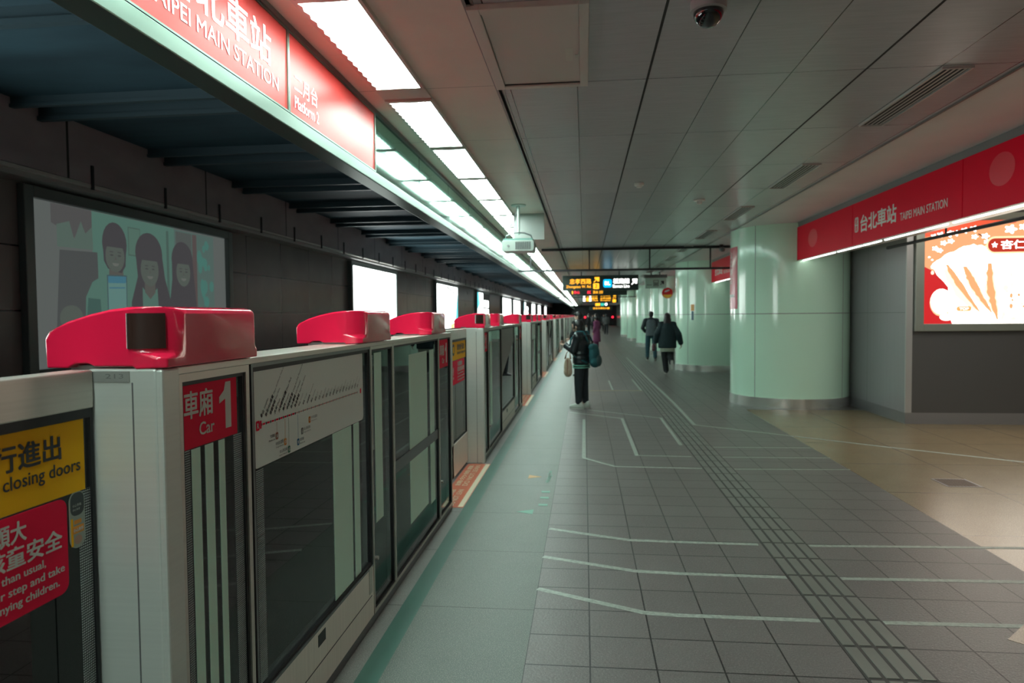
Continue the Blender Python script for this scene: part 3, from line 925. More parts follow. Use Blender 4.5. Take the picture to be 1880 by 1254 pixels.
# middle
pic('hair', HR, oval((7.70, 2.38), (.255, .25)), 6)
pic('hair', HR, [(7.45, 2.38), (7.95, 2.38), (8.0, 2.1), (8.12, 1.8), (8.12, 1.14), (7.36, 1.14), (7.36, 1.8), (7.48, 2.1)], 6)
pic('collar', (0.0772, 0.1462, 0.1188), [(7.55, 1.14), (7.56, 1.98), (7.70, 1.86), (7.84, 1.98), (7.90, 1.14)], 7)
pic('neck', (0.0829, 0.0864, 0.0772), [(7.60, 1.92), (7.70, 1.84), (7.80, 1.92), (7.80, 2.12), (7.60, 2.12)], 8)
pic('face', SK, oval((7.70, 2.19), (.17, .195)), 9)
pic('fringe', HR, oval((7.70, 2.30), (.185, .125), 18, 0, 180), 10)
# right
pic('hair', HR, oval((8.38, 2.36), (.235, .235)), 6)
pic('hair', HR, [(8.15, 2.36), (8.61, 2.36), (8.64, 2.1), (8.68, 1.8), (8.68, 1.14), (8.08, 1.14), (8.09, 1.8), (8.15, 2.1)], 6)
pic('face', SK, oval((8.39, 2.2), (.155, .18)), 9)
pic('fringe', HR, oval((8.38, 2.31), (.17, .11), 18, 0, 180), 10)
for cy, cz in ((7.1, 2.31), (7.7, 2.20), (8.39, 2.21)):
    for s in (-1, 1):
        pic('eye', (0.0543, 0.0578, 0.0561), oval((cy + s * .062, cz), (.028, .010), 10), 11)
        pic('brow', (0.06, 0.0635, 0.0618), [(cy + s * .035, cz + .03), (cy + s * .095, cz + .03), (cy + s * .095, cz + .042), (cy + s * .035, cz + .045)], 11)
    pic('mouth', (0.1199, 0.1291, 0.116), oval((cy, cz - .085), (.055, .035), 12, 180, 360), 11)
    pic('nose', (0.0772, 0.0806, 0.0732), [(cy - .018, cz - .05), (cy + .018, cz - .05), (cy, cz - .005)], 11)
pic('phone', (0.0543, 0.0892, 0.0932), [(6.95, 1.68), (7.27, 1.68), (7.28, 2.10), (6.95, 2.09)], 12)
pic('phone_screen', (0.1028, 0.2033, 0.1844), [(6.965, 1.69), (7.255, 1.69), (7.262, 2.03), (6.965, 2.02)], 13)
pic('phone_header', (0.0515, 0.1519, 0.2015), [(6.965, 2.0), (7.255, 2.01), (7.262, 2.085), (6.965, 2.075)], 14)
pic('phone_bar', (0.0572, 0.1462, 0.1901), [(6.98, 1.94), (7.24, 1.95), (7.24, 1.965), (6.98, 1.955)], 14)
pic('sleeve', (0.0486, 0.0978, 0.0846), [(6.62, 1.55), (6.86, 1.55), (6.84, 1.82), (6.66, 1.83)], 12)
pic('hand', SK, oval((6.42, 1.62), (.16, .13)), 12)

wbox = mat('lightbox_white', (.1, .1, .1), .4, emit=(.94, 1, .97), power=6.5)
boxfr = mat('lightbox_frame', (.20, .24, .23), .35, .6)
tl_p = mat('lightbox_teal', (.1, .1, .1), .4, emit=(.12, .75, .85), power=2.0)
dk_p = mat('lightbox_dark', (.02, .03, .035), .4)
or_p = mat('lightbox_orange', (.1, .1, .1), .4, emit=(1, .5, .2), power=2.0)
spans = [(.7, 3.7, ''), (14.75, 18.25, ''), (23.4, 27.35, 'palm'), (32.5, 36.6, 'dark'), (42.65, 47.7, ''), (49.3, 54.4, ''), (58, 62.5, 'dark'), (66.5, 71, ''), (75.5, 80, ''), (88, 92, '')]
for i, (a, b, kind) in enumerate(spans):
    i -= 1
    lb = 'light box on the track wall left of the projection screen, outside the picture' if i < 0 else ['large glaring white light box on the track wall, the one nearest the camera', 'light box with a thin dark branch at its top, second along the track wall',
          'light box with dark panels and white shapes, third along the track wall'][i] if i < 3 else 'small glowing light box, %s along the track wall from the projection screen' % ordn(i)
    t = thing('light_box', lb, 'light box', (-5.19, a, 1.1), 'advertising light boxes on the track wall')
    ring(MB(), -5.198, -5.10, a - .10, b + .10, 1.06, 2.86, .10).build('frame', boxfr, t)
    s = MB().box(-5.198, -5.125, a, b, 1.16, 2.76).build('panel', wbox, t)
    X = -5.123
    if kind == 'palm':
        MB().sheet([(X, b - .9, 1.16), (X, b, 1.16), (X, b, 2.5), (X, b - .25, 2.0), (X, b - .5, 1.5)]).build('teal_print', tl_p, s)
        m = MB()
        m.tube([(X, b - 2.2, 2.72), (X, b - 1.1, 2.58), (X, b - .6, 2.5), (X, b - .45, 2.25)], .03, 5)
        m.build('branch_print', dk_p, s)
        MB().sheet([(X, b - 1.4, 1.16), (X, b - .2, 1.16), (X, b - .2, 1.38), (X, b - 1.4, 1.3)]).build('orange_print', or_p, s)
    if kind == 'dark':
        MB().sheet([(X, a + 1.9, 1.16), (X, b, 1.16), (X, b, 2.76), (X, a + 1.9, 2.76)]).build('dark_print', dk_p, s)
        MB().sheet([(X, a, 1.9), (X, a + .9, 2.2), (X, a + .6, 2.76), (X, a, 2.76)]).build('teal_print', tl_p, s)
        m = MB()
        for z in (1.32, 1.78, 2.22):
            m.sheet([(X + .002, a + 2.1 + u, z - .16 + v) for u, v in rrect(b - a - 2.3, .36, .08)])
        m.build('white_shapes', wbox, s)
# ------------------------------------------------------------------ round columns
enamel = mat('white_enamel', (.70, .985, .80), .13, coat=.35)
seam_m = mat('seam_grey', (.22, .25, .23), .5)
CXX, CR, CP, CY0 = 3.65, 1.0, 7.65, 12.75
def arc_patch(mb, c, r0, r1, a0, a1, z0, z1, n=12):
    pin = [(c[0] + r0 * math.cos(math.radians(a0 + (a1 - a0) * i / n)), c[1] + r0 * math.sin(math.radians(a0 + (a1 - a0) * i / n))) for i in range(n + 1)]
    pout = [(c[0] + r1 * math.cos(math.radians(a0 + (a1 - a0) * i / n)), c[1] + r1 * math.sin(math.radians(a0 + (a1 - a0) * i / n))) for i in range(n + 1)]
    rings = [[(*pin[i], z0), (*pout[i], z0), (*pout[i], z1), (*pin[i], z1)] for i in range(n + 1)]
    return mb.loft(rings)
def make_column():
    t = thing('column', 'white round enamel column beside the red fascia sign, nearest the camera', 'column', (CXX, CY0, 0), 'white round columns along the platform')
    c = (CXX, CY0, 0)
    s = MB().lathe([(CR, .17), (CR, 3.098)], c, 72).build('shaft', enamel, t)
    smooth_angle(s, 40)
    m = MB()
    m.lathe([(CR + .0005, 1.594), (CR + .0015, 1.596), (CR + .0015, 1.604), (CR + .0005, 1.606)], c, 72)
    for a in (42, 132, 222, 312):
        arc_patch(m, c, CR, CR + .0015, a - .25, a + .25, .17, 3.098, 2)
    m.build('panel_seam', seam_m, s)
    b = MB().lathe([(CR + .012, 0), (CR + .012, .17), (CR - .01, .172)], c, 72).build('base_band', mat('mirror_steel', (.82, .82, .78), .22, .8), t)
    smooth_angle(b, 40)
    return t
c0 = make_column()
cols = [c0]
for i in range(1, 6):
    o = copy_tree(c0)
    o.location.y = CY0 + CP * i
    o['label'] = 'second white round column, behind the walking woman in the teal jacket' if i == 1 else 'white round column in the receding row, %s from the camera' % ordn(i)
# vertical banner wrapped on the nearest column
bn = thing('column_banner', 'tall narrow red banner on the left side of the nearest white column', 'banner', (CXX - CR, CY0, 1.68))
m = MB()
arc_patch(m, (CXX, CY0, 0), CR + .001, CR + .005, 163, 197, 1.69, 2.79)
m.build('film', mat('pinkish_red_banner', (.60, .06, .10), .3, coat=.3), bn)
L = Text()
for k, ch in enumerate('台北車站'):
    vs, fs, _ = glyphs(ch, .015)
    z = 2.60 - .155 * k
    L.add([(CXX + (CR + .0065) * math.cos(math.radians(172 + 8 * a + 0) if 0 else math.radians(175.5 + 9 * a)), CY0 + (CR + .0065) * math.sin(math.radians(175.5 + 9 * a)), z + .13 * b) for a, b in vs], fs)
L.build('lettering', mat('white_print', (.8, .8, .76), .5), bn)
m = MB()
arc_patch(m, (CXX, CY0, 0), CR + .005, CR + .0062, 172, 190, 1.90, 1.95, 6)
m.build('label_strip', mat('white_print'), bn)
# small orange notice on the second column
nt_ = thing('notice', 'small orange notice with blue strip on the second white column', 'notice', (CXX, CY0 + CP, 1.5))
m = MB(); arc_patch(m, (CXX, CY0 + CP, 0), CR + .001, CR + .008, 228, 234, 1.70, 1.88, 4); m.build('plate', mat('orange_plate', (.80, .40, .10), .4), nt_)
m = MB(); arc_patch(m, (CXX, CY0 + CP, 0), CR + .001, CR + .006, 229, 233, 1.44, 1.69, 4); m.build('strip', mat('blue_strip', (.05, .16, .20), .4), nt_)
# round red disc sign standing off the third column
ds = thing('disc_sign', 'round red prohibition sign with yellow lower edge, mounted high before the third column', 'sign', (3.2, 27.0, 2.44))
MB().cyl((3.2, 27.0, 2.44), (3.2, 27.04, 2.44), .205, n=28).build('disc', mat('red_disc', (.62, .02, .02), .35), ds)
m = MB().sheet([(3.2 + .19 * math.cos(a), 26.996, 2.44 + .19 * math.sin(a)) for a in [math.radians(200 + 140 * i / 14) for i in range(15)]])
m.build('yellow_edge', mat('yellow_print', (.8, .5, .04), .4), ds)
m = MB().sheet([(3.08, 26.992, 2.47), (3.17, 26.992, 2.47), (3.30, 26.992, 2.54), (3.26, 26.992, 2.58), (3.12, 26.992, 2.53)])
m.build('pictogram', WHITE_VINYL, ds)
MB().tube([(3.2, 27.04, 2.44), (3.2, 27.2, 2.44)], .02).build('bracket', STEEL, ds)

# ------------------------------------------------------------------ red fascia on the right between columns
tube_m = mat('fascia_tube', (.9, .9, .9), .5, emit=(.95, 1, .93), power=6)
ret_m = mat('fascia_return', (.62, .58, .52), .35)
def red_fascia(y0, y1, joints, full):
    t = thing('fascia_sign', '', 'sign', (3.5, y0, 2.47), 'red fascia signs between the columns')
    js = [y0] + joints + [y1]
    for a, b in zip(js[:-1], js[1:]):
        MB().box(3.50, 3.54, a + .005, b - .005, 2.475, 3.02).build('panel', RED_FASC, t, bevel=.004)
    MB().box(3.515, 3.60, y0, y1, 3.02, 3.1).build('top_strip', mat('grey_top_strip', (.24, .24, .24), .35, .6), t)
    MB().box(3.54, 3.56, y0, y1, 2.475, 3.04).box(3.56, 3.95, y0, y1, 2.52, 2.54).build('light_trough', ret_m, t)
    MB().box(3.50, 3.54, y0, y1, 2.468, 2.475).build('lower_lip', STEEL, t)
    n = max(1, int((y1 - y0) / 1.4))
    m = MB()
    for i in range(n):
        a = y0 + (y1 - y0) * i / n
        m.cyl((3.60, a + .06, 2.478), (3.60, a + (y1 - y0) / n - .06, 2.478), .013, n=10)
    m.build('light_tube', tube_m, t)
    return t
rf = red_fascia(-2.0, 11.80, [1.6, 4.2, 6.8, 9.42], True)
rf['label'] = 'long red fascia sign reading TAIPEI MAIN STATION at upper right'
X = 3.4993
L = Text()
def xm(mb, body, y0, y1, z0, z1, b):
    mb.put(body, (X, y0, z0), (0, y1 - y0, 0), (0, 0, z1 - z0), b)
xm(L, '台北車站', 9.16, 8.15, 2.62, 2.835, .03)
L.build('station_name', GREY_TXT, rf)
L = Text()
xm(L, 'TAIPEI MAIN STATION', 8.06, 7.06, 2.618, 2.705, .01)
L.build('english_name', GREY_TXT, rf)
Text().poly(rrect(1, 1, .2), (X, 9.345, 2.64), (0, -.12, 0), (0, 0, .19)).build('line_icon', GREY_TXT, rf)
L = Text()
xm(L, '松', 9.325, 9.245, 2.735, 2.815, .01); xm(L, '南', 9.325, 9.245, 2.65, 2.725, .01)
for v in range(len(L.v)):
    L.v[v] = (L.v[v][0] - .001, L.v[v][1], L.v[v][2])
L.build('icon_lettering', RED_SIGN, rf)
for ye, ze, we in ((11.2, 2.62, .42), (6.38, 2.66, .36)):  # oval reflections on the fascia, painted as slightly different red discs
    Text().disc((X, ye, ze), (0, -we, 0), (0, 0, .28), 24).build('painted_faint_reflection', mat('faint_reflection_red', (.84, .010, .038), .35), rf)
rf1 = red_fascia(CY0 + .98, CY0 + CP - .98, [16.4], False)
rf1['label'] = 'red fascia sign partly seen between the two nearest white columns'
X = 3.4993
L = Text()
xm(L, '台北車站', 18.9, 17.9, 2.62, 2.83, .03)
xm(L, 'TAIPEI MAIN STATION', 17.8, 16.8, 2.618, 2.705, .01)
L.build('lettering', GREY_TXT, rf1)
for k in range(1, 5):
    o = copy_tree(rf1)
    o.location.y = CY0 + .98 + CP * k
    o['label'] = 'sliver of red fascia sign between the %s and %s white columns' % (ordn(k), ordn(k + 1))

# black pipe hung in front of the advert
pp = thing('hanging_pipe', 'thin black pipe hung in front of the red food advert', 'pipe', (4.3, 7, 2.5))
MB().tube([(4.3, 1.0, 2.52), (4.3, 10.28, 2.52)], .022, 10).build('pipe', BLACK, pp)
for y in (2.0, 4.2, 6.45, 8.7):
    MB().tube([(4.3, y, 2.53), (4.3, y, 3.1)], .012, 8).build('hanger', BLACK, pp)

# ------------------------------------------------------------------ advert light box
AY = 10.31
ad = thing('advert_light_box', 'glowing red advert light box showing white crispy pastry, right wall', 'light box', (5.9, AY, 1.34))
frm = mat('advert_frame_metal', (.42, .46, .41), .35, .6)
m = MB()
for x0, x1, z0, z1 in ((4.675, 4.79, 1.33, 2.98), (7.24, 7.35, 1.33, 2.98), (4.79, 7.24, 1.33, 1.435), (4.79, 7.24, 2.88, 2.98)):
    m.box(x0, x1, AY - .06, AY - .001, z0, z1)
m.build('frame', frm, ad, bevel=.006)
def adm(name, col, p):
    return mat('advert_' + name, (.02, .02, .02), .35, emit=col, power=p)
apan = MB().box(4.79, 7.24, AY - .03, AY - .001, 1.435, 2.88).build('panel', adm('red', (.80, .015, .02), .85), ad)
def apic(name, m_, pts, lvl):
    MB().sheet([(a, AY - .031 - .0012 * lvl, b) for a, b in pts]).build(name, m_, apan)
apic('peach_sky', adm('peach', (1.0, .42, .19), 1.1), [(4.79, 2.88), (4.79, 2.25), (4.92, 2.18), (5.4, 2.42), (7.24, 2.25), (7.24, 2.88)], 1)
apic('red_top', adm('red_top', (1, .12, .05), 1.0), [(4.79, 2.88), (4.79, 2.66), (5.6, 2.80), (6.0, 2.84), (6.0, 2.88)], 2)
crm = adm('cream', (1.0, .90, .76), 5.0)
wob = [(4.88, 2.24), (4.91, 2.29), (4.96, 2.33), (5.02, 2.36), (5.07, 2.41), (5.13, 2.44), (5.2, 2.455), (5.26, 2.50), (5.32, 2.525), (5.40, 2.535), (5.45, 2.555), (5.49, 2.53), (5.55, 2.54), (5.62, 2.50), (5.75, 2.47), (6.0, 2.46), (6.4, 2.44), (6.9, 2.3), (7.24, 2.2), (7.24, 1.435), (5.18, 1.435), (5.14, 1.55), (5.12, 1.62), (5.12, 1.95), (5.06, 2.03), (4.97, 2.12), (4.93, 2.20)]
apic('pastry', crm, wob, 3)
stp = adm('brown_edge', (1.0, .42, .18), 1.15)
st2 = adm('pale_orange', (1.0, .72, .48), 1.9)
def stripe(pts, wmax, mm, lvl):
    l, r = [], []
    n = 18
    for i in range(n + 1):
        f = i / n
        seg = f * (len(pts) - 1)
        k = min(int(seg), len(pts) - 2)
        q = seg - k
        x = pts[k][0] * (1 - q) + pts[k + 1][0] * q
        z = pts[k][1] * (1 - q) + pts[k + 1][1] * q
        w = wmax * (.25 + .75 * math.sin(PI * min(1, f * .9 + .1))) * (.75 + .5 * random.random())
        l.append((x - w, z)); r.append((x + w * .6, z))
    apic('pastry_edge', mm, l + r[::-1], lvl)
stripe([(5.10, 2.27), (5.24, 2.05), (5.38, 1.83), (5.54, 1.60)], .055, stp, 5)
stripe([(5.08, 2.20), (5.22, 1.98), (5.36, 1.76), (5.5, 1.62)], .085, st2, 4)
stripe([(5.34, 2.24), (5.42, 2.08), (5.54, 1.84), (5.70, 1.59)], .06, stp, 5)
stripe([(5.37, 2.20), (5.47, 1.98), (5.57, 1.78), (5.68, 1.62)], .09, st2, 4)
stripe([(5.67, 2.28), (5.68, 2.0), (5.72, 1.75), (5.78, 1.49)], .06, stp, 5)
stripe([(5.68, 2.2), (5.70, 1.9), (5.74, 1.7), (5.77, 1.55)], .10, st2, 4)
for i in range(46):
    a, b = 5.82 + random.random() * 1.35, 1.50 + random.random() ** 1.6 * .75
    apic('crumb', st2, oval((a, b), (.012 + .03 * random.random(), .012 + .035 * random.random()), 6, random.random() * 90, random.random() * 60 + 360), 4)
for i in range(16):
    a, b = 5.86 + random.random() * 1.2, 1.5 + random.random() * .35
    apic('crumb', stp, oval((a, b), (.012 + .015 * random.random(), .012 + .03 * random.random()), 6, 20, 380), 5)
for i in range(60):
    f = random.random()
    k = int(f * 13); q = f * 13 - k
    ex = wob[k][0] * (1 - q) + wob[k + 1][0] * q + random.uniform(-.01, .08)
    ez = wob[k][1] * (1 - q) + wob[k + 1][1] * q - random.uniform(.0, .09)
    apic('crumb', st2, oval((ex, ez), (.006 + .016 * random.random(), .004 + .010 * random.random()), 6, 15, 375), 5)
apic('round_biscuit', crm, oval((5.03, 1.75), (.145, .18)), 3)
apic('round_biscuit_rim', adm('rim', (1, .55, .30), 1.4), oval((5.03, 1.735), (.155, .195)), 2)
apic('small_biscuit', crm, oval((5.10, 1.53), (.09, .05)), 4)
apic('orange_drop', st2, oval((4.905, 2.16), (.022, .03), 10), 4)
flw = adm('blossom', (1.0, .90, .84), 4.0)
for fx_, fz, r in ((4.92, 2.67, .05), (5.01, 2.69, .06), (5.12, 2.70, .07), (5.21, 2.71, .06), (5.33, 2.745, .06), (5.45, 2.765, .065), (5.05, 2.575, .05), (5.145, 2.60, .05), (5.46, 2.655, .05), (5.60, 2.66, .06), (5.62, 2.58, .045), (4.94, 2.50, .05), (5.00, 2.47, .045), (5.93, 2.75, .09), (6.1, 2.78, .07), (6.5, 2.72, .07), (4.86, 2.38, .018), (4.9, 2.34, .018)):
    pts = []
    for i in range(30):
        a = 2 * PI * i / 30
        rr = r * (.78 + .22 * math.cos(5 * a))
        pts.append((fx_ + rr * math.cos(a), fz + .75 * rr * math.sin(a)))
    apic('blossom', flw, pts, 4)
apic('branch', adm('branch', (.12, .02, .01), .5), [(5.5, 2.69), (5.63, 2.615), (5.64, 2.625), (5.51, 2.70)], 3)
bx = [(5.62 + u, 2.425 + v) for u, v in rrect(1.2, .215, .10, 8)]
apic('name_banner_edge', adm('banner_edge', (1, .62, .35), 1.6), [(5.61 + u, 2.41 + v) for u, v in rrect(1.22, .245, .12, 8)], 6)
apic('name_banner', adm('banner', (.75, .045, .02), .75), [(5.635 + u, 2.437 + v) for u, v in rrect(1.17, .19, .09, 8)], 7)
L = Text()
L.put('杏仁香酥', (5.80, AY - .043, 2.475), (.66, 0, 0), (0, 0, .125), .02)
star = [(.5 + .5 * (1 if i % 2 == 0 else .5) * math.sin(PI * i / 5), .5 + .5 * (1 if i % 2 == 0 else .5) * math.cos(PI * i / 5)) for i in range(10)]
L.poly(star, (5.675, AY - .043, 2.49), (.09, 0, 0), (0, 0, .09))
L.build('lettering', flw, apan)
apic('top_label', adm('label', (1, .42, .14), 1.2), [(5.23 + u, 1.61 + v) for u, v in rrect(.20, .07, .03)], 7)
Text().put('TOP', (5.27, AY - .043, 1.627), (.12, 0, 0), (0, 0, .036), .02).build('label_lettering', flw, apan)

# ------------------------------------------------------------------ smoke curtain, hanging signs
gd = mat('gantry_dark', (.035, .035, .038), .4, .4)
def curtain(y, lab):
    t = thing('smoke_curtain', lab, 'smoke barrier', (.8, y, 2.6))
    MB().box(-1.49, 3.48, y - .02, y + .02, 2.585, 2.63).build('lower_bar', gd, t)
    MB().box(-.95, 3.48, y - .025, y + .025, 3.045, 3.1).build('upper_bar', gd, t)
    for x in (-1.2, .115, 1.44, 2.75):
        MB().box(x - .014, x + .014, y - .014, y + .014, 2.63, 3.06).build('upright', gd, t)
    MB().box(-1.49, 3.48, y - .004, y + .004, 2.62, 3.06).build('glass_pane', CLEAR, t)
curtain(15.4, 'black-framed glass smoke curtain hung across the ceiling before the first lit sign')
curtain(38.3, 'small distant smoke curtain hung across the ceiling behind the lit signs')
cam_ = thing('camera_unit', 'small dark ceiling camera beside the first smoke curtain', 'camera', (2.95, 15.2, 3.0))
MB().cyl((2.95, 15.2, 3.02), (2.95, 15.2, 3.1), .04).build('mount', gd, cam_)
MB().capsule((2.95, 15.05, 2.98), (2.95, 15.25, 3.0), .05).build('body', STEEL_DARK, cam_, smooth=True)

s_body = mat('sign_green_black', (.018, .035, .030), .35)
amber = mat('amber_letters', (.1, .05, .01), .5, emit=(1.0, .43, .02), power=2.0)
whiteL = mat('white_letters', (.2, .2, .2), .5, emit=(1, 1, .96), power=3.5)
cyanL = mat('blue_badge_lit', (.0, .05, .1), .5, emit=(.0, .42, .85), power=1.6)
redL = mat('red_led', (.1, 0, 0), .5, emit=(1, .02, .05), power=2.2)
tealL = mat('teal_lit', (.0, .1, .08), .5, emit=(.05, .55, .42), power=1.2)
def hang_sign(name, label, x0, x1, z0, z1, y, th=.16, body=s_body, rods=(.25, .75)):
    t = thing(name, label, 'sign', ((x0 + x1) / 2, y, z0))
    MB().box(x0, x1, y, y + th, z0, z1).build('housing', body, t, bevel=.01)
    for f in rods:
        x = x0 + (x1 - x0) * f
        MB().cyl((x, y + th / 2, z1), (x, y + th / 2, 3.1), .018).build('hanger', gd, t)
    return t
y = 23.6
S1 = hang_sign('direction_sign', 'green-black lit hanging sign with amber street text and white Bannan Line text', -.74, 1.83, 2.45, 2.965, y)
yy = y - .004
L = Text()
L.put('忠孝西路', (-.50, yy, 2.67), (.74, 0, 0), (0, 0, .185), .02)
L.put('Zhongxiao W. Rd.', (-.62, yy, 2.51), (.86, 0, 0), (0, 0, .12), .015)
L.poly(ARROW_UR, (.315, yy, 2.72), (.20, 0, 0), (0, 0, .185))
L.poly(rrect(1, 1, .15), (.30, yy, 2.50), (.205, 0, 0), (0, 0, .195))
L.build('amber_lettering', amber, S1)
L = Text().poly(rrect(1, 1, .2), (.645, yy, 2.545), (.29, 0, 0), (0, 0, .28)).build('blue_badge', cyanL, S1)
L = Text()
L.put('板南線', (.98, yy, 2.67), (.55, 0, 0), (0, 0, .18), .02)
L.put('Bannan Line', (.97, yy, 2.535), (.56, 0, 0), (0, 0, .105), .015)
L.poly(ARROW_UR, (1.59, yy, 2.63), (.20, 0, 0), (0, 0, .20))
L.put('BL', (.70, yy - .003, 2.63), (.18, 0, 0), (0, 0, .12), .03)
L.build('white_lettering', whiteL, S1)
Text().put('2', (.36, yy - .003, 2.54), (.09, 0, 0), (0, 0, .12), .02).build('exit_number', s_body, S1)

y = 31.0
S2 = hang_sign('led_board', 'dark train information board with red and amber dots, just below the first lit sign', -.62, 1.9, 2.50, 2.78, y)
Text().put('1', (-.56, y - .004, 2.56), (.05, 0, 0), (0, 0, .14), .02).build('platform_digit', amber, S2)
L = Text(); L.put('淡水 3分', (.38, y - .004, 2.565), (.46, 0, 0), (0, 0, .15), .02); L.build('amber_lettering', amber, S2)
L = Text(); L.put('象山', (-.47, y - .004, 2.575), (.25, 0, 0), (0, 0, .13), .02); L.put('紅', (.13, y - .004, 2.575), (.17, 0, 0), (0, 0, .13), .02); L.build('red_lettering', redL, S2)

y = 43.0
S3 = hang_sign('direction_sign', 'smaller lit hanging sign with amber text and white squares, behind the first one', -.16, 2.10, 2.36, 2.90, y)
L = Text()
L.poly([(0, 0), (1, 0), (1, 1), (0, 1)], (.12, y - .004, 2.47), (.16, 0, 0), (0, 0, .32))
L.put('臺鐵', (.46, y - .004, 2.60), (.36, 0, 0), (0, 0, .22), .02)
L.put('TRA', (.46, y - .004, 2.47), (.40, 0, 0), (0, 0, .10), .02)
L.put('忠孝西路', (.98, y - .004, 2.58), (.66, 0, 0), (0, 0, .24), .02)
L.put('Zhongxiao', (.98, y - .004, 2.46), (.64, 0, 0), (0, 0, .10), .02)
L.poly(ARROW_UR, (1.74, y - .004, 2.62), (.22, 0, 0), (0, 0, .22))
L.poly(rrect(1, 1, .2), (1.74, y - .004, 2.39), (.22, 0, 0), (0, 0, .2))
L.build('amber_lettering', amber, S3)
L = Text(); L.poly([(0, 0), (1, 0), (1, 1), (0, 1)], (-.08, y - .004, 2.47), (.14, 0, 0), (0, 0, .34)); L.poly([(0, 0), (1, 0), (1, 1), (0, 1)], (.30, y - .004, 2.47), (.13, 0, 0), (0, 0, .34)); L.build('white_squares', whiteL, S3)

y = 62.0
S4 = hang_sign('direction_sign', 'tiny distant lit sign with an amber block and a teal block', .9, 2.2, 2.36, 2.80, y)
Text().poly([(0, 0), (1, 0), (1, 1), (0, 1)], (.98, y - .004, 2.44), (.42, 0, 0), (0, 0, .28)).build('amber_block', amber, S4)
Text().poly(rrect(1, 1, .2), (1.44, y - .004, 2.44), (.34, 0, 0), (0, 0, .28)).build('teal_block', tealL, S4)
Text().disc((1.82, y - .004, 2.46), (.24, 0, 0), (0, 0, .24), 12).build('white_disc', whiteL, S4)
y = 80.0
S5 = hang_sign('led_board', 'tiny farthest row of amber text over the end of the platform', .6, 3.2, 2.20, 2.62, y)
Text().put('往台北車站大廳', (1.0, y - .004, 2.3), (1.9, 0, 0), (0, 0, .22), .03).build('amber_lettering', amber, S5)

y = 24.5
pale = mat('pale_green_sign', (.60, .85, .74), .4)
S6 = hang_sign('lift_sign', 'pale green hanging sign with a lift symbol and an arrow', 2.13, 2.87, 2.53, 3.0, y, .14, pale, (.3, .7))
MB().box(2.10, 2.90, y - .01, y + .15, 2.90, 3.01).build('dark_header', mat('grey_header', (.16, .17, .165), .4), S6)
L = Text()
for a, b, c, d in ((2.42, 2.60, 2.60, 2.615), (2.42, 2.60, 2.805, 2.82), (2.42, 2.435, 2.60, 2.82), (2.585, 2.60, 2.60, 2.82)):
    L.poly([(0, 0), (1, 0), (1, 1), (0, 1)], (a, y - .004, c), (b - a, 0, 0), (0, 0, d - c))
for k in range(3):
    L.disc((2.45 + .045 * k, y - .004, 2.72), (.03, 0, 0), (0, 0, .035), 8)
    L.poly([(0, 0), (1, 0), (1, 1), (0, 1)], (2.45 + .045 * k, y - .004, 2.635), (.03, 0, 0), (0, 0, .075))
L.poly(ARROW_UR, (2.66, y - .004, 2.64), (.13, 0, 0), (0, 0, .15))
L.put('Elevator', (2.20, y - .004, 2.63), (.17, 0, 0), (0, 0, .05), .01)
L.build('symbols', DARK_TXT, S6)
# platform clocks and red lamps at the far end
for x, lab in ((.10, 'tiny red signal lamp in the dark far end, left one above the waiting heads'), (4.3, 'tiny red signal lamp in the dark far end, right one')):
    t = thing('signal_lamp', lab, 'lamp', (x, YF - .1, 1.2))
    MB().cyl((x, YF - .3, 1.3), (x, YF - .13, 1.3), .17, n=16).build('lens', redL, t)
    MB().box(x - .22, x + .22, YF - .13, YF - .002, 1.08, 1.52).build('housing', BLACK, t)

# ------------------------------------------------------------------ projector
pj_m = mat('projector_shell', (.50, .58, .53), .4)
pj = thing('projector', 'white projector hung on a pole from the ceiling above the gates', 'projector', (-.88, 9.33, 2.45))
bd = MB().prism([(-1.09 + u, 9.05, 2.46 + v) for u, v in rrect(.43, .145, .03, 3)], (0, .36, 0)).build('body', pj_m, pj, bevel=.006)
MB().cyl((-1.0, 9.052, 2.53), (-1.0, 9.035, 2.53), .016).build('lens_ring', STEEL_DARK, bd)
m = MB()
for k in range(8):
    m.box(-.905 + .026 * k, -.887 + .026 * k, 9.044, 9.052, 2.482, 2.582)
m.build('vent_slats', mat('vent_dark', (.10, .11, .105), .5), bd)
MB().box(-1.07, -.68, 9.07, 9.39, 2.605, 2.63).build('lid', mat('projector_teal_lid', (.16, .34, .29), .4), bd)
MB().cyl((-.88, 9.25, 2.70), (-.88, 9.25, 3.09), .018).build('pole', pj_m, pj)
MB().cyl((-.88, 9.25, 3.085), (-.88, 9.25, 3.1), .10, n=24).build('ceiling_plate', pj_m, pj)
MB().tube([(-1.06, 9.2, 2.62), (-1.04, 9.2, 2.68), (-.95, 9.2, 2.715), (-.88, 9.2, 2.72), (-.80, 9.2, 2.715), (-.71, 9.2, 2.68), (-.69, 9.2, 2.62)], .010).build('bracket', STEEL_DARK, pj)
MB().tube([(-.95, 9.25, 2.70), (-1.02, 9.25, 2.78), (-.93, 9.25, 2.9), (-.90, 9.25, 3.08)], .006).build('cable', BLACK, pj)
MB().box(-1.03, -.58, 10.05, 10.07, 2.72, 3.1).build('mounting_plate', mat('plate_grey', (.42, .44, .42), .5), pj)

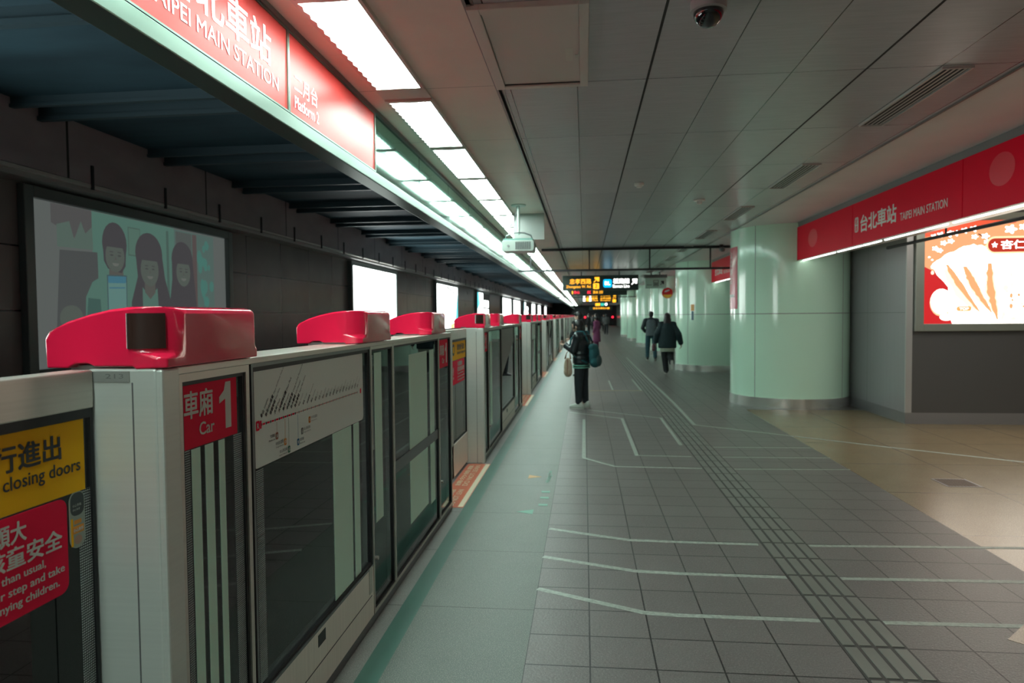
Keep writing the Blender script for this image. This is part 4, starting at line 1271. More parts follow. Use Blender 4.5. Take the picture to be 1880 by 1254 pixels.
# ------------------------------------------------------------------ ceiling details
hm = mat('hatch_cream', (.62, .575, .53), .38)
ht = thing('ceiling_hatch', 'square ceiling access hatch with a small sticker, near the top', 'hatch', (-.26, 3.9, 3.1))
MB().box(-.50, -.02, 3.36, 4.42, 3.085, 3.095).build('door', hm, ht, bevel=.002)
m = MB()
m.box(-.56, -.50, 3.30, 4.47, 3.07, 3.1).box(-.02, .03, 3.30, 4.47, 3.07, 3.1).box(-.50, -.02, 4.42, 4.47, 3.07, 3.1).box(-.50, -.02, 3.30, 3.36, 3.07, 3.1)
m.build('frame', hm, ht, bevel=.003)
MB().box(-.508, -.50, 3.36, 4.42, 3.080, 3.0955).box(-.02, -.012, 3.36, 4.42, 3.08, 3.0955).box(-.50, -.02, 4.412, 4.42, 3.08, 3.0955).build('shadow_gap', BLACK, ht)
st = MB().box(-.10, -.06, 3.86, 4.05, 3.0835, 3.085).build('sticker', mat('pale_sticker', (.66, .64, .58), .5), ht)
MB().box(-.045, -.03, 3.92, 3.97, 3.066, 3.07).build('latch', STEEL, ht)

def vent():
    t = thing('ceiling_vent', '', 'vent', (2.27, 0, 3.1), 'slotted air vents along the ceiling')
    fr = MB().box(2.185, 2.195, 0, 1.29, 3.085, 3.1).box(2.36, 2.37, 0, 1.29, 3.085, 3.1).box(2.195, 2.36, 0, .01, 3.085, 3.1).box(2.195, 2.36, 1.28, 1.29, 3.085, 3.1)
    fr.build('frame', mat('vent_frame_metal', (.55, .52, .50), .4, .4), t)
    MB().box(2.195, 2.36, .01, 1.28, 3.097, 3.1).build('backing', dk, t)
    for k in range(5):
        MB().box(2.201 + .034 * k, 2.214 + .034 * k, .01, 1.28, 3.0935, 3.0965).build('slat', mat('vent_frame_metal'), t)
    return t
v0 = vent()
for i in range(9):
    o = v0 if i == 0 else copy_tree(v0)
    o.location = (2.27, 4.49 + 2.70 * i, 3.1)
    o['label'] = 'slotted air vent in the ceiling, %s' % ('nearest the camera at upper right' if i == 0 else ordn(i) + ' in its row from the camera')
det_m = mat('detector_white', (.85, .82, .78), .4)
def detector(x, y, lab, wide):
    t = thing('smoke_detector', lab, 'smoke detector', (x, y, 3.1), 'round smoke detectors on the ceiling')
    b = MB().lathe([(.0, 3.098), (.055, 3.098), (.055, 3.075), (.048, 3.068), (.0, 3.066)] if not wide else [(.0, 3.098), (.075, 3.098), (.072, 3.082), (.03, 3.078), (.0, 3.078)], (x, y, 0), 24).build('base', det_m, t)
    smooth_angle(b, 35)
    c = MB().lathe([(.0, 3.068), (.03, 3.068), (.03, 3.05), (.0, 3.046)] if not wide else [(.0, 3.08), (.034, 3.08), (.036, 3.05), (.025, 3.042), (.0, 3.04)], (x, y, 0), 20).build('sensor', det_m, t)
    smooth_angle(c, 35)
detector(.627, 7.95, 'small round smoke detector on the ceiling, left and nearer of the two', False)
detector(1.50, 9.2, 'wider round smoke detector on the ceiling, right and farther of the two', True)
dm = thing('dome_camera', 'shiny dark dome camera at the top edge of the photo', 'camera', (.60, 3.42, 3.1))
b = MB().lathe([(.0, 3.1), (.085, 3.1), (.085, 3.055), (.072, 3.05), (.0, 3.05)], (.60, 3.42, 0), 32).build('base', mat('dome_base', (.4, .4, .4), .35), dm)
smooth_angle(b, 35)
d = MB().lathe([(.072 * math.cos(math.radians(a)), 3.05 - .072 * math.sin(math.radians(a))) for a in range(0, 90, 9)] + [(.0005, 3.05 - .072)], (.60, 3.42, 0), 32).build('dome', mat('dome_black', (.01, .01, .012), .04, coat=1.0), dm, smooth=True)
fire = mat('sprinkler_metal', (.4, .4, .38), .3, .8)

# ------------------------------------------------------------------ floor details
tac_m = mat('tactile_grey', (.162, .165, .146), .42, noise=((4, 4, 4), .06, 3))
tac_d = mat('tactile_dark', (.05, .049, .046), .6)
tt = thing('tactile_strip', 'grey ribbed tactile guide strip running along the platform floor', 'tactile paving', (1.37, 2, 0))
m = MB()
n = int((YF - 1 - YB) / .3)
m.box(1.218, 1.525, YB, YF - 1, .0, .0018)
m.build('base_tiles', tac_d, tt)
m = MB()
rib = [(-.029, .0018), (-.027, .0045), (.027, .0045), (.029, .0018)]
for k in range(4):
    x = 1.258 + .0755 * k
    for i in range(n):
        y0 = .07 + .3 * (i - 17) + .010
        if y0 < YB or y0 > 62:
            continue
        m.prism([(x + a, y0, z) for a, z in rib], (0, .276, 0))
rb = m.build('ribs', tac_m, tt)
rb['kind'] = 'stuff'
tape_m = mat('white_floor_tape', (.33, .37, .325), .5, noise=((40, 40, 40), .25, 3))
tape_y = mat('worn_yellow_tape', (.42, .33, .15), .5)
def tape(name, lab, pts, w=.042, m_=None, z=.0012, group='white floor tape lines'):
    """flat tape following a polyline on the floor"""
    P = [Vector((a, b, 0)) for a, b in pts]
    l, r = [], []
    for i, p in enumerate(P):
        d0 = (P[i] - P[i - 1]).normalized() if i else (P[1] - P[0]).normalized()
        d1 = (P[i + 1] - P[i]).normalized() if i < len(P) - 1 else d0
        d = (d0 + d1).normalized()
        nrm = Vector((-d.y, d.x, 0))
        s = w / 2 / max(.3, nrm.dot(Vector((-d0.y, d0.x, 0))))
        l.append(p + nrm * s); r.append(p - nrm * s)
    mb = MB()
    for i in range(len(P) - 1):
        q = [l[i], l[i + 1], r[i + 1], r[i]]
        mb.prism([(a.x, a.y, 0) for a in q], (0, 0, z))
    o = mb.build(name, m_ or tape_m, loc=(P[0].x, P[0].y, 0))
    tag(o, lab, 'floor tape', group)
nm = 'floor_tape'
tape(nm, 'white floor tape kinked line left of the tactile strip, nearest the camera', [(-.28, 3.94), (.31, 3.665), (.47, 3.648), (1.21, 3.646)])
tape(nm, 'white floor tape kinked line left of the tactile strip, second from the camera', [(-.28, 4.475), (.31, 4.265), (.55, 4.247), (1.21, 4.237)])
tape(nm, 'white floor tape kinked line left of the tactile strip, third from the camera', [(-.27, 5.075), (.305, 4.858), (.63, 4.844), (1.19, 4.832)])
tape(nm, 'pale straight tape right of the tactile strip, nearest the camera', [(1.53, 3.649), (2.68, 3.68)])
tape(nm, 'pale straight tape right of the tactile strip, second from the camera', [(1.53, 4.244), (3.4, 4.30)])
tape(nm, 'pale straight tape right of the tactile strip, third from the camera', [(1.53, 4.832), (3.6, 4.93)])
tape(nm, 'white tape angle before the standing person, larger outer outline', [(-.015, 10.52), (-.014, 7.65), (.317, 7.238), (.94, 7.215), (1.205, 7.2)])
tape(nm, 'white tape angle before the standing person, smaller inner outline', [(-.24, 11.28), (.571, 10.63), (.585, 7.83), (1.19, 7.801)])
tape(nm, 'white tape bent from behind the standing person towards the tactile strip', [(.064, 11.57), (1.168, 10.715), (1.168, 8.48)])
tape(nm, 'short white tape dash past the standing person, left of two', [(.582, 16.8), (.594, 14.7)])
tape(nm, 'short white tape dash past the standing person, beside the tactile strip', [(1.167, 17.1), (1.19, 14.6)])
tape(nm, 'worn yellow tape line across the floor past the standing person', [(.10, 14.54), (1.2, 14.56)], .05, tape_y)
tape(nm, 'pale short tape right of the tactile strip, farthest of three near the column', [(1.53, 8.37), (2.67, 8.40)], .03)
tape(nm, 'pale short tape right of the tactile strip, middle of three near the column', [(1.53, 7.79), (2.69, 7.825)], .03)
tape(nm, 'pale short tape right of the tactile strip, nearest of three near the column', [(1.53, 7.19), (2.69, 7.25)], .03)
tape(nm, 'long white tape beside the tactile strip turning across the beige floor to the right', [(1.56, 26.), (1.56, 20.5), (1.60, 12.5), (1.575, 10.06), (2.0, 9.75), (3.59, 8.49), (4.65, 7.72), (6.0, 6.68)], .05)
gm = mat('green_floor_print', (.07, .26, .17), .45)
om = mat('orange_floor_print', (.56, .30, .09), .5)
def decal(name, lab, m_, pts):
    o = MB().prism([(a, b, 0) for a, b in pts], (0, 0, .0012)).build(name, m_, loc=(pts[0][0], pts[0][1], 0))
    tag(o, lab, 'floor marking')
decal('floor_arrow', 'small orange arrow print on the granite floor by the first doorway', om, [(-.56, 6.79), (-.56, 6.65), (-.43, 6.72)])
decal('floor_arrow', 'small green arrow print on the granite floor by the first doorway', gm, [(-.425, 5.57), (-.425, 5.44), (-.56, 5.50)])
mk = thing('floor_lettering', 'column of small green printed marks on the granite floor beside the tile joint', 'floor marking', (-.35, 6.2, 0))
m = MB()
for yv in (6.144, 5.94, 5.715):
    m.box(-.395, -.32, yv - .03, yv + .03, .001, .0016)
m.build('green_dashes', gm, mk)
Text().put('Waiting Line', (-.325, 6.48, .0016), (0, .5, 0), (-.055, 0, 0), .02).build('lettering', gm, mk)
gr = thing('floor_drain', 'dark square drain grate in the beige floor', 'drain', (3.45, 6.74, 0))
m = MB()
for a in ((3.30, 3.61, 6.585, 6.605), (3.30, 3.61, 6.875, 6.895), (3.30, 3.32, 6.605, 6.875), (3.59, 3.61, 6.605, 6.875)):
    m.box(a[0], a[1], a[2], a[3], 0, .003)
m.build('frame', STEEL_DARK, gr)
MB().box(3.32, 3.59, 6.605, 6.875, .0, .001).build('pit', dk, gr)
m = MB()
for k in range(9):
    m.box(3.335 + .029 * k, 3.348 + .029 * k, 6.605, 6.875, .001, .003)
m.build('bars', mat('grate_bronze', (.16, .11, .08), .5, .5), gr)
# ------------------------------------------------------------------ people
skin = mat('skin', (.52, .34, .26), .5)
hair_m = mat('black_hair', (.012, .011, .012), .45)
def fuse(name, m, parent, mb, voxel, sm=4):
    """one continuous skin over overlapping volumes"""
    me = bpy.data.meshes.new(name)
    me.from_pydata([tuple(p) for p in mb.v], [], mb.f)
    me.update()
    o = bpy.data.objects.new('tmp', me)
    COL.objects.link(o)
    r = o.modifiers.new('r', 'REMESH'); r.mode = 'VOXEL'; r.voxel_size = voxel
    if sm:
        s = o.modifiers.new('s', 'SMOOTH'); s.factor = .5; s.iterations = sm
    dg = bpy.context.evaluated_depsgraph_get()
    out = bpy.data.meshes.new_from_object(o.evaluated_get(dg))
    bpy.data.objects.remove(o)
    bpy.data.meshes.remove(me)
    out.name = name
    out.materials.clear()
    out.materials.append(m)
    for p in out.polygons:
        p.use_smooth = True
    q = bpy.data.objects.new(name, out)
    COL.objects.link(q)
    if parent:
        q.parent = parent
    return q
def V3(*a):
    return Vector(a)
def limb(mb, pts, rad):
    for i in range(len(pts) - 1):
        mb.capsule(pts[i], pts[i + 1], rad[i], rad[i + 1])
def hand(mb, w, d, pn, th, curl=.5):
    w, d, pn, th = Vector(w), Vector(d).normalized(), Vector(pn).normalized(), Vector(th).normalized()
    rot = Matrix((th, pn, d)).transposed()
    mb.ell(w + d * .048, (.040, .019, .056), rot, 12)
    for off, ln in ((.029, .070), (.010, .080), (-.010, .075), (-.028, .058)):
        b = w + d * .088 + th * off
        d1 = d * math.cos(curl) + pn * math.sin(curl)
        d2 = d * math.cos(curl * 2.1) + pn * math.sin(curl * 2.1)
        k = b + d1 * ln * .55
        mb.capsule(b, k, .0098, .009, 8)
        mb.capsule(k, k + d2 * ln * .5, .009, .0075, 8)
    b = w + d * .03 + th * .032
    k = b + (d * .55 + th * .7 + pn * .25).normalized() * .038
    mb.capsule(b, k, .0125, .011, 8)
    mb.capsule(k, k + (d * .9 + th * .2 + pn * .35).normalized() * .03, .011, .009, 8)
def head(mb, c, fwd, s=1.0):
    """skull, jaw, nose, ears, neck root; fwd is where the face points"""
    c = Vector(c); f = Vector(fwd).normalized()
    side = f.cross(Vector((0, 0, 1))).normalized()
    up = side.cross(f).normalized()
    rot = Matrix((side, f, up)).transposed()
    mb.ell(c + up * .02 * s, (.074 * s, .092 * s, .098 * s), rot)
    mb.ell(c + f * .025 * s - up * .055 * s, (.055 * s, .062 * s, .066 * s), rot)
    mb.capsule(c + f * .088 * s + up * .012 * s, c + f * .104 * s - up * .022 * s, .010 * s, .014 * s, 8)
    mb.ell(c + f * .082 * s - up * .060 * s, (.024 * s, .010 * s, .009 * s), rot, 8)
    for q in (-1, 1):
        mb.ell(c + side * q * .075 * s - up * .005, (.012 * s, .022 * s, .032 * s), rot, 8)
    return side, f, up
def eyes(parent, c, fr, s=1.0):
    side, f, up = fr
    m = MB()
    rot = Matrix((side, f, up)).transposed()
    for q in (-1, 1):
        m.ell(Vector(c) + f * .082 * s + up * .015 * s + side * q * .032 * s, (.014 * s, .008 * s, .007 * s), rot, 8)
        m.ell(Vector(c) + f * .084 * s + up * .037 * s + side * q * .033 * s, (.020 * s, .006 * s, .004 * s), rot, 8)
    m.build('eyes', hair_m, None, True).parent = parent
def shoe(parent, ankle, yaw, m, s=1.0, pitch=0.0, name='shoe'):
    a = Vector(ankle)
    R = Matrix.Rotation(yaw, 3, 'Z') @ Matrix.Rotation(pitch, 3, 'X')
    mb = MB()
    mb.capsule(a + R @ V3(0, -.055, -.045), a + R @ V3(0, .11, -.052), .040 * s, .036 * s)
    mb.capsule(a + R @ V3(0, .02, -.02), a + R @ V3(0, .14, -.058), .040 * s, .028 * s)
    mb.capsule(a + R @ V3(0, -.03, .0), a + R @ V3(0, -.035, -.045), .042 * s, .040 * s)
    o = fuse(name, m, parent, mb, .012, 2)
    sole = MB()
    pts = [(-.030, -.088), (.030, -.088), (.037, .0), (.038, .08), (.024, .158), (-.024, .158), (-.038, .08), (-.037, .0)]
    q0 = [a + R @ V3(x, y, -.095) for x, y in pts]
    sole.prism(q0, R @ V3(0, 0, .02))
    so = sole.build('sole', mat('shoe_sole', (.5, .5, .46), .6), None)
    so.parent = o
    return o
def cloth_mat(n, c=(.02, .02, .02), r=.75):
    return mat(n, c, r, noise=((25, 25, 25), .15, 3))

def torso(mb, hip, chest, sh, g=0.0, w=1.0):
    """hip, chest centre, shoulder pair; g = clothing thickness"""
    hip, chest = Vector(hip), Vector(chest)
    mb.ell(hip, (.155 * w + g, .105 + g, .12 + g))
    mb.ell(hip.lerp(chest, .5), (.140 * w + g, .098 + g, .16 + g))
    mb.ell(chest, (.165 * w + g, .112 + g, .17 + g))
    mb.capsule(sh[0], sh[1], .055 + g, .055 + g)

def finish(root, loc, rz):
    root.location = loc
    root.rotation_euler = (0, 0, rz)

# -- A: waiting person with a teal backpack, seen from the side and slightly behind
def person_waiting():
    t = thing('person', 'person in black puffer jacket waiting by the gates, looking down at a phone', 'person')
    hp, ch = V3(0, 0, .80), V3(0, -.01, 1.10)
    sh = (V3(-.165, 0, 1.235), V3(.165, 0, 1.235))
    el = (V3(-.21, .06, 1.0), V3(.205, .06, .99))
    wr = (V3(-.12, .25, 1.09), V3(.09, .24, 1.08))
    hc = V3(0, .07, 1.405)
    fw = V3(0, .86, -.5)
    b = MB()
    torso(b, hp, ch, sh)
    b.capsule((0, .0, 1.22), (0, .045, 1.34), .055, .048)
    fr = head(b, hc, fw, .98)
    for k in (0, 1):
        limb(b, [sh[k], el[k], wr[k]], [.05, .038, .026])
    hand(b, wr[0], (.3, .9, .2), (.4, -.3, .8), (.9, -.2, .1), .7)
    hand(b, wr[1], (-.3, .9, .2), (-.4, -.3, .8), (-.9, -.2, .1), .7)
    kn = (V3(-.085, .02, .44), V3(.09, -.01, .44))
    an = (V3(-.085, .02, .095), V3(.10, -.03, .095))
    hpj = (V3(-.085, 0, .78), V3(.085, 0, .78))
    for k in (0, 1):
        limb(b, [hpj[k], kn[k], an[k], an[k] + V3(0, .08, -.04)], [.08, .055, .038, .03])
    body = fuse('body', skin, t, b, .008)
    eyes(body, hc, fr, .98)
    h = MB()
    h.ell(hc + V3(0, -.022, .035), (.085, .098, .095))
    h.ell(hc + V3(0, -.05, -.03), (.080, .065, .085))
    h.capsule(hc + V3(-.06, .055, .075), hc + V3(.06, .055, .075), .03, .03)
    h.capsule(hc + V3(-.075, .03, .05), hc + V3(-.078, .03, -.03), .02, .014)
    h.capsule(hc + V3(.075, .03, .05), hc + V3(.078, .03, -.03), .02, .014)
    fuse('hair', hair_m, t, h, .01, 3)
    j = MB()
    puff = mat('black_puffer_nylon', (.016, .022, .026), .32)
    torso(j, V3(0, 0, .84), ch, sh, .035, 1.05)
    for k in range(7):
        z = .80 + .075 * k
        j.ell((0, -.005, z), (.20, .152, .045))
    for k in (0, 1):
        for q in range(7):
            f0 = q / 6
            P = sh[k].lerp(el[k], min(1, f0 * 2)) if f0 < .5 else el[k].lerp(wr[k], (f0 - .5) * 2 * .86)
            j.ell(P, (.075 - .02 * f0, .075 - .02 * f0, .055))
        limb(j, [sh[k], el[k], el[k].lerp(wr[k], .88)], [.078, .062, .042])
    j.capsule((0, -.02, 1.24), (0, .0, 1.275), .085, .08)
    fuse('jacket', puff, t, j, .012, 2)
    hem = MB()
    hem.ell((0, 0, .735), (.182, .138, .056))
    ho = fuse('hem_rib', mat('dark_rib_knit', (.03, .045, .042), .8), t, hem, .01, 1)
    hs = MB()
    hs.lathe([(.0, .738), (1, .738), (1, .758), (.0, .758)], (0, 0, 0), 32); hs.lathe([(.0, .702), (1, .702), (1, .720), (.0, .720)], (0, 0, 0), 32)
    hs.v = [(x * .188, y * .143, z) for x, y, z in hs.v]
    hs.build('hem_stripe', mat('green_stripe', (.14, .42, .32), .7), None, True).parent = ho
    p = MB()
    trousers = cloth_mat('navy_black_trousers', (.012, .018, .024))
    p.ell((0, 0, .76), (.158, .118, .10))
    for k in (0, 1):
        limb(p, [hpj[k], kn[k], an[k] + V3(0, 0, .03)], [.095, .075, .058])
    fuse('trousers', trousers, t, p, .014, 3)
    ws = mat('white_canvas_shoe', (.52, .58, .52), .6)
    shoe(t, an[0], .10, ws); shoe(t, an[1], -.15, ws)
    ph = MB().box(-.05, .05, .352, .362, 1.10, 1.24)
    o = ph.build('phone', mat('phone_black', (.02, .02, .022), .2), None)
    o.parent = None
    return t, o
A, phone = person_waiting()
rzA = math.radians(68)
finish(A, (-.055, 11.75, 0), rzA)
def place_like(o, root):
    """move a thing built in a person's frame to where that person stands"""
    o.matrix_world = Matrix.Translation(root.location) @ Matrix.Rotation(root.rotation_euler.z, 4, 'Z')
place_like(phone, A)
tag(phone, 'black phone held up by the waiting person with the teal backpack', 'phone')
bp = thing('backpack', 'teal backpack on the back of the person looking at a phone', 'backpack')
b = MB()
b.ell((0, -.235, .93), (.145, .085, .19)); b.ell((0, -.25, .82), (.14, .095, .11)); b.capsule((-.08, -.22, 1.06), (.08, -.22, 1.06), .06, .06)
fuse('bag_body', cloth_mat('teal_bag_fabric', (.015, .10, .115)), bp, b, .012, 3)
b = MB(); b.ell((0, -.315, .83), (.10, .045, .10))
fuse('front_pocket', cloth_mat('teal_pocket_fabric', (.03, .07, .075)), bp, b, .01, 2)
for s in (-1, 1):
    MB().tube([(s * .09, -.16, 1.15), (s * .10, -.08, 1.325), (s * .115, .04, 1.325), (s * .13, .135, 1.20), (s * .15, .155, 1.05), (s * .17, .06, .90), (s * .14, -.16, .80)], .016, 8).build('strap', mat('teal_bag_fabric'), bp, True)
MB().tube([(-.03, -.2, 1.12), (-.02, -.2, 1.16), (.02, -.2, 1.16), (.03, -.2, 1.12)], .009, 6).build('grab_loop', BLACK, bp, True)
place_like(bp, A)
tb = thing('tote_bag', 'beige tote bag hanging from the forearm of the waiting person', 'bag')
b = MB(); b.ell((-.19, .17, .72), (.035, .075, .17)); b.ell((-.19, .17, .64), (.04, .08, .09))
fuse('bag_body', cloth_mat('beige_canvas', (.40, .30, .22)), tb, b, .01, 2)
for s in (-1, 1):
    MB().tube([(-.19 + .02 * s, .12, .86), (-.19, .13, .95), (-.19, .15, 1.02), (-.19, .20, .95), (-.19 + .02 * s, .22, .86)], .007, 6).build('handle', mat('brown_strap', (.30, .16, .11), .6), tb, True)
MB().box(-.232, -.148, .155, .175, .60, .86).build('stripe', mat('brown_strap'), tb)
place_like(tb, A)

# -- B: tall dark figure queueing behind
def person_simple(label, h, top, bottom, shoes, long_coat=False, hood=False, voxel=.016, longhair=False, step=0.0, arms=0.0):
    t = thing('person', label, 'person')
    k_ = h / 1.70
    s = lambda x, y, z: V3(x * k_, y * k_, z * k_)
    hp, ch = s(0, 0, .92), s(0, -.01, 1.24)
    sh = (s(-.18, 0, 1.38), s(.18, 0, 1.38))
    el = (s(-.24, -.02 + arms * .3, 1.10), s(.24, -.02 + arms * .3, 1.10))
    wr = (s(-.20 + .08 * arms, .08 + .2 * arms, .88 + .2 * arms), s(.20 - .08 * arms, .08 + .2 * arms, .88 + .2 * arms))
    hc = s(0, .03, 1.575)
    b = MB()
    torso(b, hp, ch, sh)
    b.capsule(s(0, 0, 1.36), s(0, .015, 1.49), .055, .05)
    fr = head(b, hc, (0, 1, -.15), k_)
    for q in (0, 1):
        limb(b, [sh[q], el[q], wr[q]], [.05, .038, .027])
        sg = -1 if q == 0 else 1
        hand(b, wr[q], (-.1 * sg, .3 + arms, -.9 + arms), (-sg, .2, 0), (0, 1, .3), .45)
    hj = (s(-.09, 0, .90), s(.09, 0, .90))
    kn = (s(-.09, .02 + step, .50), s(.09, .02 - step * .6, .50))
    an = (s(-.09, step * 1.5, .095), s(.09, -step * 1.4, .095))
    for q in (0, 1):
        limb(b, [hj[q], kn[q], an[q], an[q] + V3(0, .08, -.04)], [.085, .056, .038, .03])
    body = fuse('body', skin, t, b, min(voxel, .011))
    eyes(body, hc, fr, k_)
    hh = MB()
    hh.ell(hc + s(0, -.012, .035), (.088, .108, .098))
    hh.capsule(hc + s(-.05, .075, .065), hc + s(.05, .075, .065), .034, .034)
    if longhair:
        hh.ell(hc + s(0, -.06, -.10), (.09, .06, .16))
    else:
        hh.ell(hc + s(0, -.045, -.03), (.08, .065, .075))
    fuse('hair', hair_m, t, hh, .014, 3)
    j = MB()
    torso(j, hp + V3(0, 0, .02), ch, sh, .03, 1.02)
    for q in (0, 1):
        limb(j, [sh[q], el[q], el[q].lerp(wr[q], .92)], [.075, .06, .048])
    j.capsule(s(0, -.01, 1.38), s(0, .0, 1.43), .09, .08)
    if hood:
        j.ell(s(0, -.07, 1.44), (.12, .07, .09))
    if long_coat:
        j.loft([[s(.22 * math.cos(a) * f, .17 * math.sin(a) * f, z) for a in [2 * PI * i / 20 for i in range(20)]] for z, f in ((.40, 1.12), (.62, 1.04), (.85, .95), (1.0, .85))])
    fuse('coat' if long_coat else 'jacket', top, t, j, voxel, 3)
    p = MB()
    p.ell(s(0, 0, .88), (.16, .12, .11))
    for q in (0, 1):
        limb(p, [hj[q], kn[q], an[q] + V3(0, 0, .03)], [.097, .076, .060])
    fuse('trousers', bottom, t, p, voxel, 3)
    shoe(t, an[0], .1, shoes); shoe(t, an[1], -.1, shoes)
    return t
blk = cloth_mat('black_wool', (.012, .014, .017))
blk2 = cloth_mat('charcoal_cotton', (.02, .022, .026))
dsh = mat('dark_leather_shoe', (.02, .02, .024), .4)
B = person_simple('tall person all in black, mostly hidden behind the person with the teal backpack', 1.70, blk, blk2, dsh, hood=True, arms=.6)
finish(B, (-.13, 17.95, 0), math.radians(80))
C = person_simple('person in a long purple coat standing farther along the platform', 1.56, cloth_mat('purple_coat', (.20, .045, .12)), cloth_mat('purple_coat', (.20, .045, .12)), mat('pale_shoe', (.4, .36, .36), .6), long_coat=True)
finish(C, (.56, 31.9, 0), math.radians(60))

# -- D: man walking away, grey back panel, dark sleeves
def person_walker():
    t = thing('person', 'person in grey vest over dark sleeves and blue jeans walking away', 'person')
    hp, ch = V3(0, 0, .93), V3(0, .02, 1.25)
    sh = (V3(-.19, .01, 1.40), V3(.19, .01, 1.40))
    el = (V3(-.29, -.06, 1.14), V3(.28, -.04, 1.14))
    wr = (V3(-.20, .10, 1.0), V3(.19, .12, 1.0))
    hc = V3(0, .06, 1.60)
    b = MB()
    torso(b, hp, ch, sh)
    b.capsule((0, .02, 1.38), (0, .05, 1.52), .057, .052)
    fr = head(b, hc, (0, 1, -.12))
    for q, sg in ((0, -1), (1, 1)):
        limb(b, [sh[q], el[q], wr[q]], [.05, .038, .027])
        hand(b, wr[q], (-.5 * sg, .8, .1), (-sg, -.4, 0), (0, .2, 1), .6)
    hj = (V3(-.095, 0, .90), V3(.095, 0, .90))
    kn = (V3(-.12, .10, .50), V3(.115, -.02, .50))
    an = (V3(-.125, .12, .10), V3(.135, -.16, .115))
    for q in (0, 1):
        limb(b, [hj[q], kn[q], an[q], an[q] + V3(0, .08, -.04)], [.088, .058, .04, .03])
    body = fuse('body', skin, t, b, .01)
    eyes(body, hc, fr)
    h = MB(); h.ell(hc + V3(0, -.015, .04), (.088, .104, .092)); h.ell(hc + V3(0, -.05, -.02), (.078, .062, .07))
    fuse('hair', hair_m, t, h, .012, 3)
    j = MB()
    for q in (0, 1):
        limb(j, [sh[q], el[q], el[q].lerp(wr[q], .92)], [.082, .068, .052])
    torso(j, hp + V3(0, 0, .06), ch, sh, .03)
    j.ell((0, .0, 1.44), (.13, .10, .075))
    fuse('jacket', cloth_mat('dark_teal_jacket', (.014, .026, .032)), t, j, .014, 3)
    v = MB()
    v.loft([[V3(a * math.copysign(abs(math.cos(q)) ** .8, math.cos(q)), -.012 + c * math.copysign(abs(math.sin(q)) ** .8, math.sin(q)), z) for q in [2 * PI * i / 28 for i in range(28)]] for z, a, c in ((.86, .190, .145), (1.0, .185, .148), (1.2, .190, .150), (1.36, .175, .135), (1.43, .12, .10))])
    fuse('vest', cloth_mat('slate_grey_vest', (.10, .13, .145)), t, v, .013, 3)
    p = MB(); p.ell((0, 0, .90), (.165, .125, .11))
    for q in (0, 1):
        limb(p, [hj[q], kn[q], an[q] + V3(0, 0, .02)], [.10, .080, .066])
    fuse('jeans', cloth_mat('teal_blue_jeans', (.022, .075, .098)), t, p, .014, 3)
    shoe(t, an[0], .1, dsh); shoe(t, an[1], -.1, dsh, pitch=.25 * -1)
    return t
D = person_walker()
finish(D, (2.32, 24.3, 0), math.radians(-4))

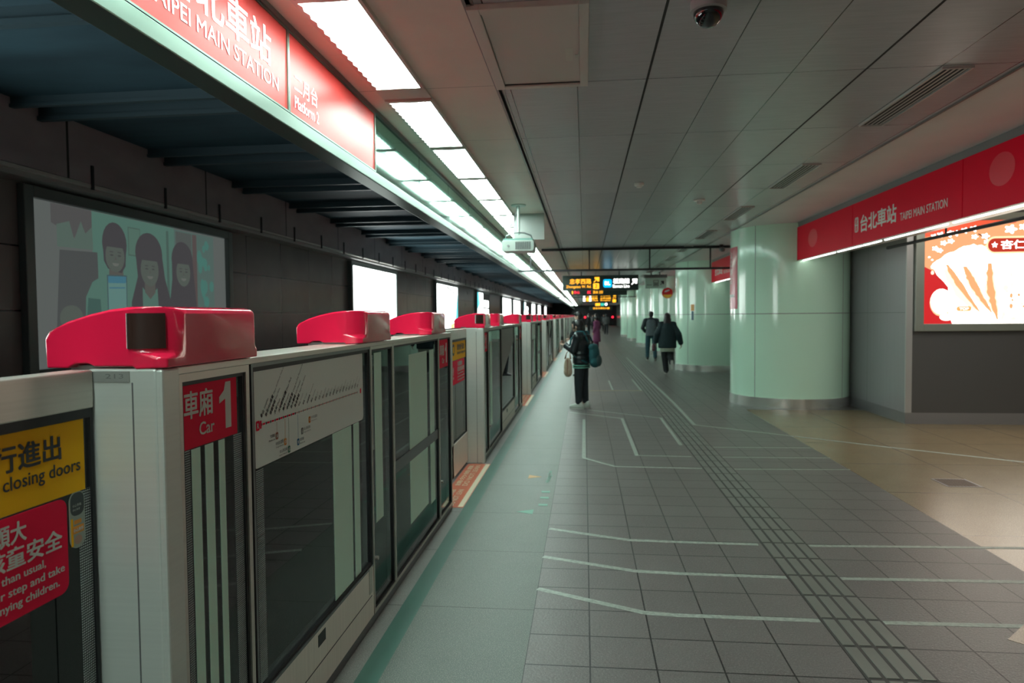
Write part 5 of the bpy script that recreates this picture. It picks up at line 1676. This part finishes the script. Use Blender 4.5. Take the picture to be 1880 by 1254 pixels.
# -- E: woman with long hair, oversized dark teal jacket, one heel lifted
def person_woman():
    t = thing('person', 'person with long dark hair and oversized dark teal jacket walking away, one foot lifted', 'person')
    hp, ch = V3(0, 0, .90), V3(0, .01, 1.20)
    sh = (V3(-.165, 0, 1.34), V3(.165, 0, 1.34))
    el = (V3(-.27, -.05, 1.08), V3(.29, -.05, 1.07))
    wr = (V3(-.30, .06, .86), V3(.36, .02, .82))
    hc = V3(0, .04, 1.525)
    b = MB()
    torso(b, hp, ch, sh, 0, .95)
    b.capsule((0, 0, 1.32), (0, .03, 1.45), .052, .047)
    fr = head(b, hc, (0, 1, -.1), .97)
    for q, sg in ((0, -1), (1, 1)):
        limb(b, [sh[q], el[q], wr[q]], [.046, .036, .026])
        hand(b, wr[q], (.12 * sg, .1, -1), (-sg, .2, 0), (0, 1, 0), .55)
    hj = (V3(-.088, 0, .88), V3(.088, 0, .88))
    kn = (V3(-.07, .05, .48), V3(.085, .03, .49))
    an = (V3(-.03, .03, .10), V3(.10, -.27, .30))
    for q in (0, 1):
        limb(b, [hj[q], kn[q], an[q]], [.085, .055, .038])
    b.capsule(an[0], an[0] + V3(0, .08, -.04), .036, .03)
    b.capsule(an[1], an[1] + V3(0, -.01, -.10), .036, .03)
    body = fuse('body', skin, t, b, .009)
    eyes(body, hc, fr, .97)
    h = MB()
    h.ell(hc + V3(0, -.02, .025), (.092, .105, .102)); h.ell(hc + V3(0, -.065, -.09), (.105, .062, .15)); h.ell(hc + V3(0, -.095, -.20), (.115, .055, .15))
    fuse('hair', mat('dark_brown_hair', (.022, .014, .017), .4), t, h, .012, 3)
    j = MB()
    ctr = V3(0, -.01, 0)
    prof = ((.70, .232, .16), (.73, .243, .175), (.90, .24, .175), (1.08, .23, .165), (1.22, .205, .15), (1.33, .145, .115), (1.41, .08, .08))
    j.loft([[V3(a * math.cos(q), -.01 + c * math.sin(q), z) for q in [2 * PI * i / 24 for i in range(24)]] for z, a, c in prof])
    for q, sg in ((0, -1), (1, 1)):
        limb(j, [sh[q] + V3(0, -.01, -.045), el[q], el[q].lerp(wr[q], .9)], [.082, .088, .072])
    j.capsule(sh[0] + V3(0, -.005, 0), sh[1] + V3(0, -.005, 0), .080, .080)
    fuse('jacket', cloth_mat('deep_teal_wool', (.010, .030, .036)), t, j, .014, 3)
    sk = MB().loft([[V3(a * math.cos(q), -.01 + c * math.sin(q), z + .012 * math.sin(3 * q)) for q in [2 * PI * i / 24 for i in range(24)]] for z, a, c in ((.605, .19, .14), (.66, .20, .15), (.73, .195, .145))])
    fuse('shirt_hem', cloth_mat('pale_shirt', (.42, .46, .37)), t, sk, .012, 2)
    p = MB(); p.ell((0, 0, .80), (.16, .12, .13))
    limb(p, [hj[0], kn[0], an[0] + V3(0, 0, .0)], [.105, .09, .075])
    limb(p, [hj[1], kn[1], kn[1].lerp(an[1], .92)], [.105, .09, .07])
    fuse('trousers', cloth_mat('black_wool'), t, p, .014, 3)
    shoe(t, an[0], .05, mat('black_shoe', (.015, .015, .017), .5))
    shoe(t, an[1], 0, mat('dusty_rose_shoe', (.26, .20, .20), .6), pitch=math.radians(-92))
    return t
Ew = person_woman()
finish(Ew, (2.22, 18.75, 0), math.radians(-3))
hb = thing('handbag', 'dark red handbag at the left side of the walking person in the teal jacket', 'bag')
b = MB(); b.ell((-.365, .06, .72), (.05, .12, .105)); b.capsule((-.365, -.02, .66), (-.365, .14, .66), .05, .05)
fuse('bag_body', mat('dark_red_leather', (.09, .018, .03), .4), hb, b, .01, 2)
MB().tube([(-.365, -.02, .80), (-.36, .03, .835), (-.36, .09, .835), (-.365, .14, .80)], .009, 6).build('handle', BLACK, hb, True)
MB().box(-.422, -.414, .02, .12, .74, .80).build('white_tag', WHITE_VINYL, hb)
place_like(hb, Ew)

# -- far figures, a few pixels each
F1 = person_simple('small distant person in grey, right of the purple coat far down the platform', 1.68, cloth_mat('grey_coat', (.10, .10, .10)), blk2, dsh, voxel=.03, step=.1)
finish(F1, (1.75, 56, 0), 0)
F2 = person_simple('small distant person in black in the crowd beyond the purple coat', 1.72, blk, blk, dsh, voxel=.03, longhair=True)
finish(F2, (.75, 44, 0), .3)
for lab, x, y, r, src in (('small distant person in black standing behind the tall person in black', .32, 50, 1.2, F2), ('tiny distant person in grey farthest along the platform floor', 2.3, 72, .2, F1),
                          ('tiny distant person in black near the far columns, rightmost of the crowd', 1.95, 69.5, 2.8, F2), ('tiny distant person in black in the middle of the far crowd', 1.0, 64, 1.5, F2),
                          ('tiny distant person in grey at the left of the far crowd', .9, 75, 3.0, F1)):
    o = copy_tree(src)
    o['label'] = lab
    finish(o, (x, y, 0), r)
